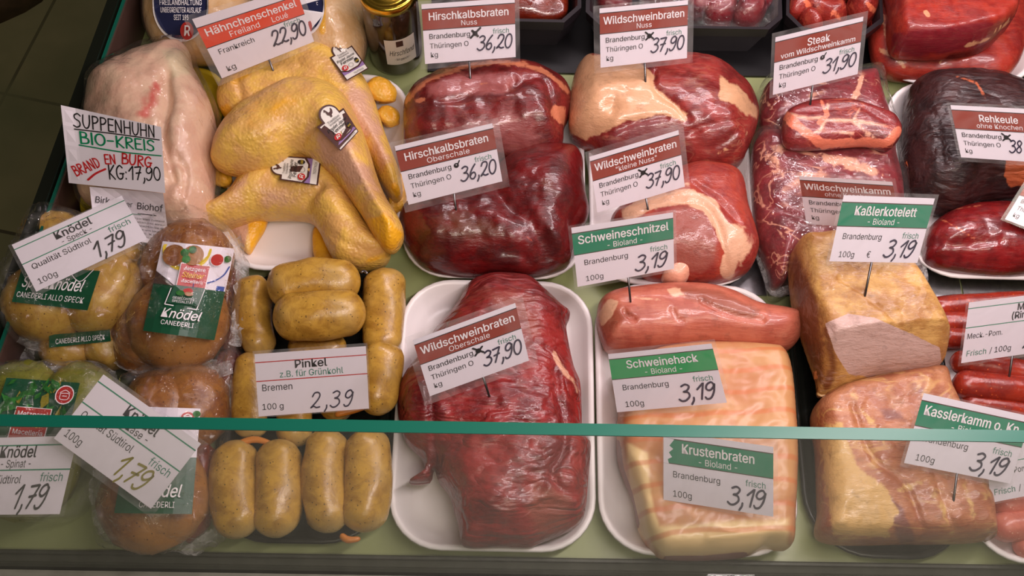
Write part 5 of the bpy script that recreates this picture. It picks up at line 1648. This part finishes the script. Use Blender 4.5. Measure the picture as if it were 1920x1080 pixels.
s.text('ink_white', 'Knödel', .24, .86, .11, 'l', .60, .012, .25); s.text('ink_white', 'CANEDERLI', .30, .95, .05, 'l', .46)
conform('pack_label', s, [(250, 762), (376, 766), (360, 964), (214, 962)], ['cn1', 'cn2', 'cn3', 'cn4'], e, off=.0045)
# loose crumpled corner of film lying over the front rail
e = pillow('film_corner', [(172, 960), (190, 935), (214, 960), (222, 1010), (210, 1028), (184, 1022), (174, 995)], .020, .032, .010, 16, M['film_crinkle'], key='__f', seed=3, nz=.006, nsc=90, st=4)
tag(e, 'crumpled clear film corner hanging over the rail below the diamond-tilted card', 'film')
del BV['__f']
# ---------------------------------------------------------------- price cards


def ox(s, u, v, k):
    """the ticked circle after the region's name"""
    s.stroke('ink', ell(u, v, .020, .020 * s.asp, 14, 90, -360), .022, 'handwriting')
    if k == 1:
        s.stroke('ink', [(u - .05, v + .07), (u + .06, v - .09)], .035); s.stroke('ink', [(u - .03, v - .05), (u + .03, v + .05)], .04)
    elif k == 2:
        s.stroke('ink', [(u - .012, v - .01), (u, v + .02), (u + .04, v - .07)], .02)
    else:
        s.stroke('ink', [(u - .045, v - .07), (u + .045, v + .05)], .03); s.stroke('ink', [(u - .04, v + .06), (u + .045, v - .05)], .03); s.stroke('ink', [(u - .01, v), (u + .01, v)], .06)


def game(title, sub, price, k, band='brown', bold_sub=False, tw=.86, sw=None, pw=.40):
    s = Sheet(1.55)
    s.rect(band, 0, .085, 1, .43); s.rect('ink', 0, .078, 1, .092); s.rect('ink', 0, .425, 1, .437)
    s.text('ink_white', title, .5, .275, .125, 'c', tw, .022)
    s.text('ink_white', sub, .5, .392, .085, 'c', sw, .02 if bold_sub else .0)
    s.text('ink', 'Brandenburg', .065, .585, .085, 'l', .44, .006)
    s.text('ink', 'Thüringen O', .065, .745, .085, 'l', .42)
    s.text('ink', 'kg', .07, .895, .085, 'l')
    s.text('ink_green', 'frisch', .93, .57, .085, 'r', .175)
    ox(s, .56, .545, k)
    s.hand('marker', price, .57, .83, .235, 'l', pw, .13)
    return s


def bio(title, price, band='green', tw=.82, euro=False, per='100g', boldx=.022):
    s = Sheet(1.6)
    s.rect(band, 0, .10, 1, .455); s.rect('ink_brown', 0, .093, 1, .107); s.rect('ink_brown', 0, .45, 1, .462)
    s.text('ink_white', title, .5, .285, .135, 'c', tw, boldx)
    s.text('ink_white', '- Bioland -', .5, .42, .09, 'c', .35)
    s.text('ink', 'Brandenburg', .09, .65, .09, 'l', .43)
    s.text('ink', per, .09, .93, .09, 'l', .17)
    s.text('ink_green', 'frisch', .93, .62, .09, 'r', .18)
    if euro:
        s.text('ink', '€', .42, .93, .10, 'c', .04)
    s.hand('marker', price, .58, .91, .26, 'l', .36, .125)
    return s


def dump(kind, price, ink='ink', reg=True, qtxt='Qualität Südtirol'):
    s = Sheet(1.9)
    for v in (.10, .42):
        s.rect('green', 0, v, 1, v + .018)
    s.text('ink', 'Knödel', .5, .265, .15, 'c', .33, .022)
    s.text('ink', '- %s -' % kind, .5, .395, .10, 'c', .27)
    s.text('ink', qtxt, .06, .60, .105, 'l', .52)
    s.text('ink', '100g', .05, .90, .105, 'l', .16)
    s.text('ink_green', 'frisch', .95, .58, .11, 'r', .20)
    s.hand(ink, price, .56, .92, .30, 'l', .30, .115)
    return s


s = Sheet(1.5)
s.rect('orange', 0, .145, 1, .475); s.rect('ink', 0, .138, 1, .150); s.rect('ink', 0, .47, 1, .482)
s.text('ink_white', 'Hähnchenschenkel', .5, .305, .115, 'c', .90, .02)
s.text('ink_white', 'Freiland', .38, .43, .09, 'c', .29); s.text('ink_white', 'Loué', .74, .43, .09, 'c', .17)
s.text('ink', 'Frankreich', .08, .63, .085, 'l', .34); s.text('ink', 'kg', .08, .93, .09, 'l'); s.text('ink_green', 'frisch', .93, .58, .085, 'r', .18)
s.hand('marker', '22,90', .57, .82, .25, 'l', .40, .14)
card(s, [(360, 36), (554, -24), (589, 78), (416, 147)], (512, 131), 'red-orange banded price card 22,90 stuck in the rear chicken leg', pin=(506, 116), keys=['leg1'])
card(game('Hirschkalbsbraten', 'Nuss', '36,20', 1, sw=.17), [(790, 8), (965, -4), (967, 107), (797, 120)], (882, 146), 'brown-banded price card 36,20 pinned in the silverskinned venison roast', pin=(880, 121), keys=['ven1'], margins=(.055, .05, .05, .09))
card(game('Wildschweinbraten', 'Nuss', '37,90', 3, sw=.17, tw=.92), [(1124, 16), (1290, 0), (1288, 109), (1126, 127)], (1210, 152), 'brown-banded price card 37,90 pinned in the fat-capped boar roast', pin=(1209, 120), keys=['boar1'], margins=(.07, .05, .07, .09))
card(game('Steak', 'vom Wildschweinkamm', '31,90', 2, bold_sub=True, tw=.26, sw=.86), [(1454, 70), (1619, 31), (1608, 139), (1449, 178)], (1519, 196), 'brown-banded price card 31,90 pinned in the fat-marbled boar steak', pin=(1523, 166), keys=['steak'], margins=(.04, .08, .05, .05))
card(game('Rehkeule', 'ohne Knochen', '38', 3, tw=.42, sw=.50, pw=.16), [(1782, 197), (1958, 206), (1966, 306), (1802, 295)], (1880, 330), 'brown-banded price card 38 lying against the near-black venison leg', keys=['roe'], lift=.03, nrm=(.12, -.82, .56), margins=(.035, .05, .04, .08))
card(game('Hirschkalbsbraten', 'Oberschale', '36,20', 2, sw=.44), [(740, 274), (923, 231), (942, 340), (766, 384)], (855, 392), 'brown-banded price card 36,20 pinned in the deep-red two-lobed roast', pin=(851, 362), keys=['ven2'], lift=.0, margins=(.05, .07, .07, .12))
card(game('Wildschweinbraten', '"kleine Nuss"', '37,90', 3, tw=.92, sw=.46), [(1105, 294), (1272, 244), (1284, 350), (1120, 399)], (1215, 392), 'brown-banded price card 37,90 standing at the fat-ringed boar roast', pin=(1212, 376), keys=['boar2'], lift=.0, margins=(.04, .10, .06, .06))
card(bio('Schweineschnitzel', '3,19', tw=.90), [(1071, 427), (1262, 398), (1264, 504), (1083, 538)], (1182, 565), 'green-banded price card 3,19 pinned in the pink pork loin', pin=(1178, 520), keys=['loin'], margins=(.03, .04, .03, .05))
card(game('Wildschweinkamm', 'ohne Knochen', '', 3, tw=.92, sw=.5), [(1498, 330), (1673, 341), (1690, 432), (1512, 420)], (1600, 432), 'brown-banded card half covered by the smoked loin price card', keys=['neck2'], lift=.018, margins=(.03, .07, .04, .07))
card(bio('Kaßlerkotelett', '3,19', euro=True, tw=.68), [(1582, 366), (1753, 372), (1720, 493), (1555, 490)], (1622, 552), 'green-banded price card with euro sign pinned in the smoked loin', pin=(1634, 493), keys=['kassler'], margins=(.035, .06, .035, .04))
s = game('', '', '', 3)
card(s, [(1930, 336), (2090, 372), (2058, 478), (1884, 411)], (1960, 460), 'slanted price card at the picture edge above the glossy red roast', keys=['redroast'], lift=.01, margins=(.05, .06, .04, .04))
s = Sheet(1.6)
for v in (.10, .42):
    s.rect('green', 0, v, 1, v + .014)
s.text('ink', 'Merguez', .70, .235, .115, 'c', .36, .02); s.text('ink', '(Rind + Lamm)', .76, .375, .115, 'c', .58, .02)
s.text('ink', 'Meck.-Pom.', .03, .615, .09, 'l', .36)
s.text('ink_green', 'Frisch', .045, .90, .09, 'l', .20); s.text('ink', '/ 100g', .28, .90, .09, 'l', .22)
s.hand('marker', '2', .62, .90, .25, 'l', .09, .125)
card(s, [(1817, 567), (1995, 545), (1982, 655), (1802, 681)], (1892, 706), 'green-lined price card pinned among the thin dark-red sausages', pin=(1898, 668), margins=(.03, .03, .03, .05))
card(bio('Kasslerkamm o. Kn.', '3,19', tw=.90), [(1732, 737), (1934, 781), (1894, 907), (1695, 868)], (1788, 935), 'green-banded price card 3,19 stuck in the streaky smoked neck', pin=(1794, 890), keys=['kamm'], margins=(.03, .03, .03, .06))
card(game('Wildschweinbraten', 'Oberschale', '37,90', 3, tw=.92, sw=.40), [(774, 638), (966, 568), (992, 676), (806, 743)], (917, 743), 'brown-banded price card 37,90 stuck in the big wrinkled boar roast', pin=(908, 713), keys=['boar3'], margins=(.07, .09, .08, .13), lift=.002)
card(bio('Schweinehack', '3,19', band='lightgreen', tw=.68), [(1140, 664), (1334, 644), (1363, 755), (1157, 773)], (1256, 800), 'bright-green banded price card 3,19 between loin and crackling joint', keys=['rind'], margins=(.06, .07, .04, .08), lift=.0)
s = bio('Krustenbraten', '3,19', tw=.66)
s.poly('paper', [(0, .09), (.10, .10), (.055, .20), (.09, .24), (.05, .30), (.08, .36), (.04, .40), (.05, .46), (0, .46)], 'face')
card(s, [(1244, 808), (1450, 838), (1450, 969), (1244, 937)], (1340, 965), 'faded green-banded price card 3,19 lying on the scored rind', keys=['rind'], margins=(.01, .12, .04, .05), lift=.004, e0=60)
s = Sheet(1.7)
for v in (.13, .43):
    s.rect('ink_red', 0, v, 1, v + .016)
s.text('ink', 'Pinkel', .5, .265, .125, 'c', .29, .02); s.text('ink_green', 'z.B. für Grünkohl', .5, .40, .10, 'c', .57)
s.text('ink', 'Bremen', .05, .60, .105, 'l', .27); s.text('ink', '100 g', .04, .90, .095, 'l', .19)
s.hand('marker', '2,39', .47, .93, .25, 'l', .40, .10, sp=1.35)
card(s, [(477, 664), (686, 649), (692, 766), (485, 781)], (590, 790), 'white red-lined price card 2,39 among the speckled sausages', zfoot=.062, margins=(.015, .05, .015, .02))
card(dump('Speck', '1,79'), [(22, 459), (228, 367), (276, 448), (68, 547)], (175, 520), 'tilted green-lined Speck price card 1,79 on the pale dumplings', zfoot=.104, margins=(.03, .02, .06, .08), aspect=1.7, e0=55)
card(dump('Käse', '1,79', 'marker_olive'), [(194, 702), (377, 832), (283, 954), (101, 822)], (250, 930), 'diamond-tilted green-lined price card 1,79 with a yellowish lower edge', zfoot=.094, margins=(.05, .05, .05, .09), aspect=1.6, e0=55)
card(dump('Spinat', '1,79'), [(-60, 822), (146, 817), (112, 964), (-96, 966)], (20, 975), 'green-lined Spinat price card 1,79 leaning at the picture edge', zfoot=.088, margins=(.03, .03, .04, .03), aspect=1.42, e0=50)
s = Sheet(1.6)
for v in (.10, .42):
    s.rect('green', 0, v, 1, v + .014)
s.text('ink', 'Meck.-Pom.', .03, .615, .09, 'l', .36); s.text('ink_green', 'Frisch', .045, .90, .09, 'l', .20); s.text('ink', '/ 100g', .28, .90, .09, 'l', .22)
card(s, [(1848, 822), (2030, 792), (2046, 906), (1857, 943)], (1930, 960), 'green-lined card half behind the Kasslerkamm card, over pale pink sausages', zfoot=.056, margins=(.02, .03, .03, .03), lift=.0)

# handwritten paper sign
s = Sheet(1.27)
s.hand('ink', 'SUPPENHUHN', .09, .245, .175, 'l', .84, .11, .1, rot=3.5)
s.stroke('ink', [(.10, .275), (.50, .235), (.97, .20)], .016, 'handwriting')
s.hand('marker_green', 'BIO-KREIS', .14, .45, .155, 'l', .78, .13, .05, rot=4)
s.stroke('marker_green', [(.13, .475), (.55, .475), (.98, .435)], .018, 'handwriting')
s.hand('marker_red', 'BRAND', .075, .90, .13, 'l', .29, .15, .1, rot=30); s.hand('marker_red', 'EN', .36, .68, .13, 'l', .12, .15, .1, rot=8)
s.hand('marker_red', 'BURG', .53, .64, .15, 'l', .34, .14, .1, rot=1)
s.stroke('marker_red', [(.18, .93), (.26, .83), (.36, .75)], .026, 'handwriting')
s.hand('ink', 'KG:17,90', .39, .885, .195, 'l', .58, .11, .1, rot=6)
q = [(114, 197), (302, 238), (310, 362), (129, 343)]
f = P([(230, 352)], .128)[0]
n = card_plane(q, 1.42, 60)
H = homog(q)


def signpl(uv, off):
    r = rays(H(uv))
    bend = .010 * (1 - np.clip(uv[:, 0] / .22, 0, 1)) ** 2 * (1 - uv[:, 1])
    t = ((f - CAM) @ n + off + bend) / (r @ n)
    return CAM[None] + r * t[:, None]


root = empty('paper_sign', tuple(f)); tag(root, 'curling handwritten paper sign 17,90 resting on the film-wrapped soup hen', 'sign')
uv = np.array([(i / 8, j / 4) for j in range(5) for i in range(9)])
Fc = [(j * 9 + i, j * 9 + i + 1, (j + 1) * 9 + i + 1, (j + 1) * 9 + i) for j in range(4) for i in range(8)]
V = np.vstack([signpl(uv, 0), signpl(uv, -.0004)]); nn = len(uv)
ring = [i for i in range(9)] + [j * 9 + 8 for j in range(1, 5)] + [36 + i for i in range(7, -1, -1)] + [j * 9 for j in range(3, 0, -1)]
FF = [f_[::-1] for f_ in Fc] + [tuple(i + nn for i in f_) for f_ in Fc] + [(ring[k], ring[(k + 1) % len(ring)], ring[(k + 1) % len(ring)] + nn, ring[k] + nn) for k in range(len(ring))]
pap = mk('paper', V, FF, M['paper'], root, smooth=False)
layers_to_objects(s, signpl, pap, {'handwriting': .0006})
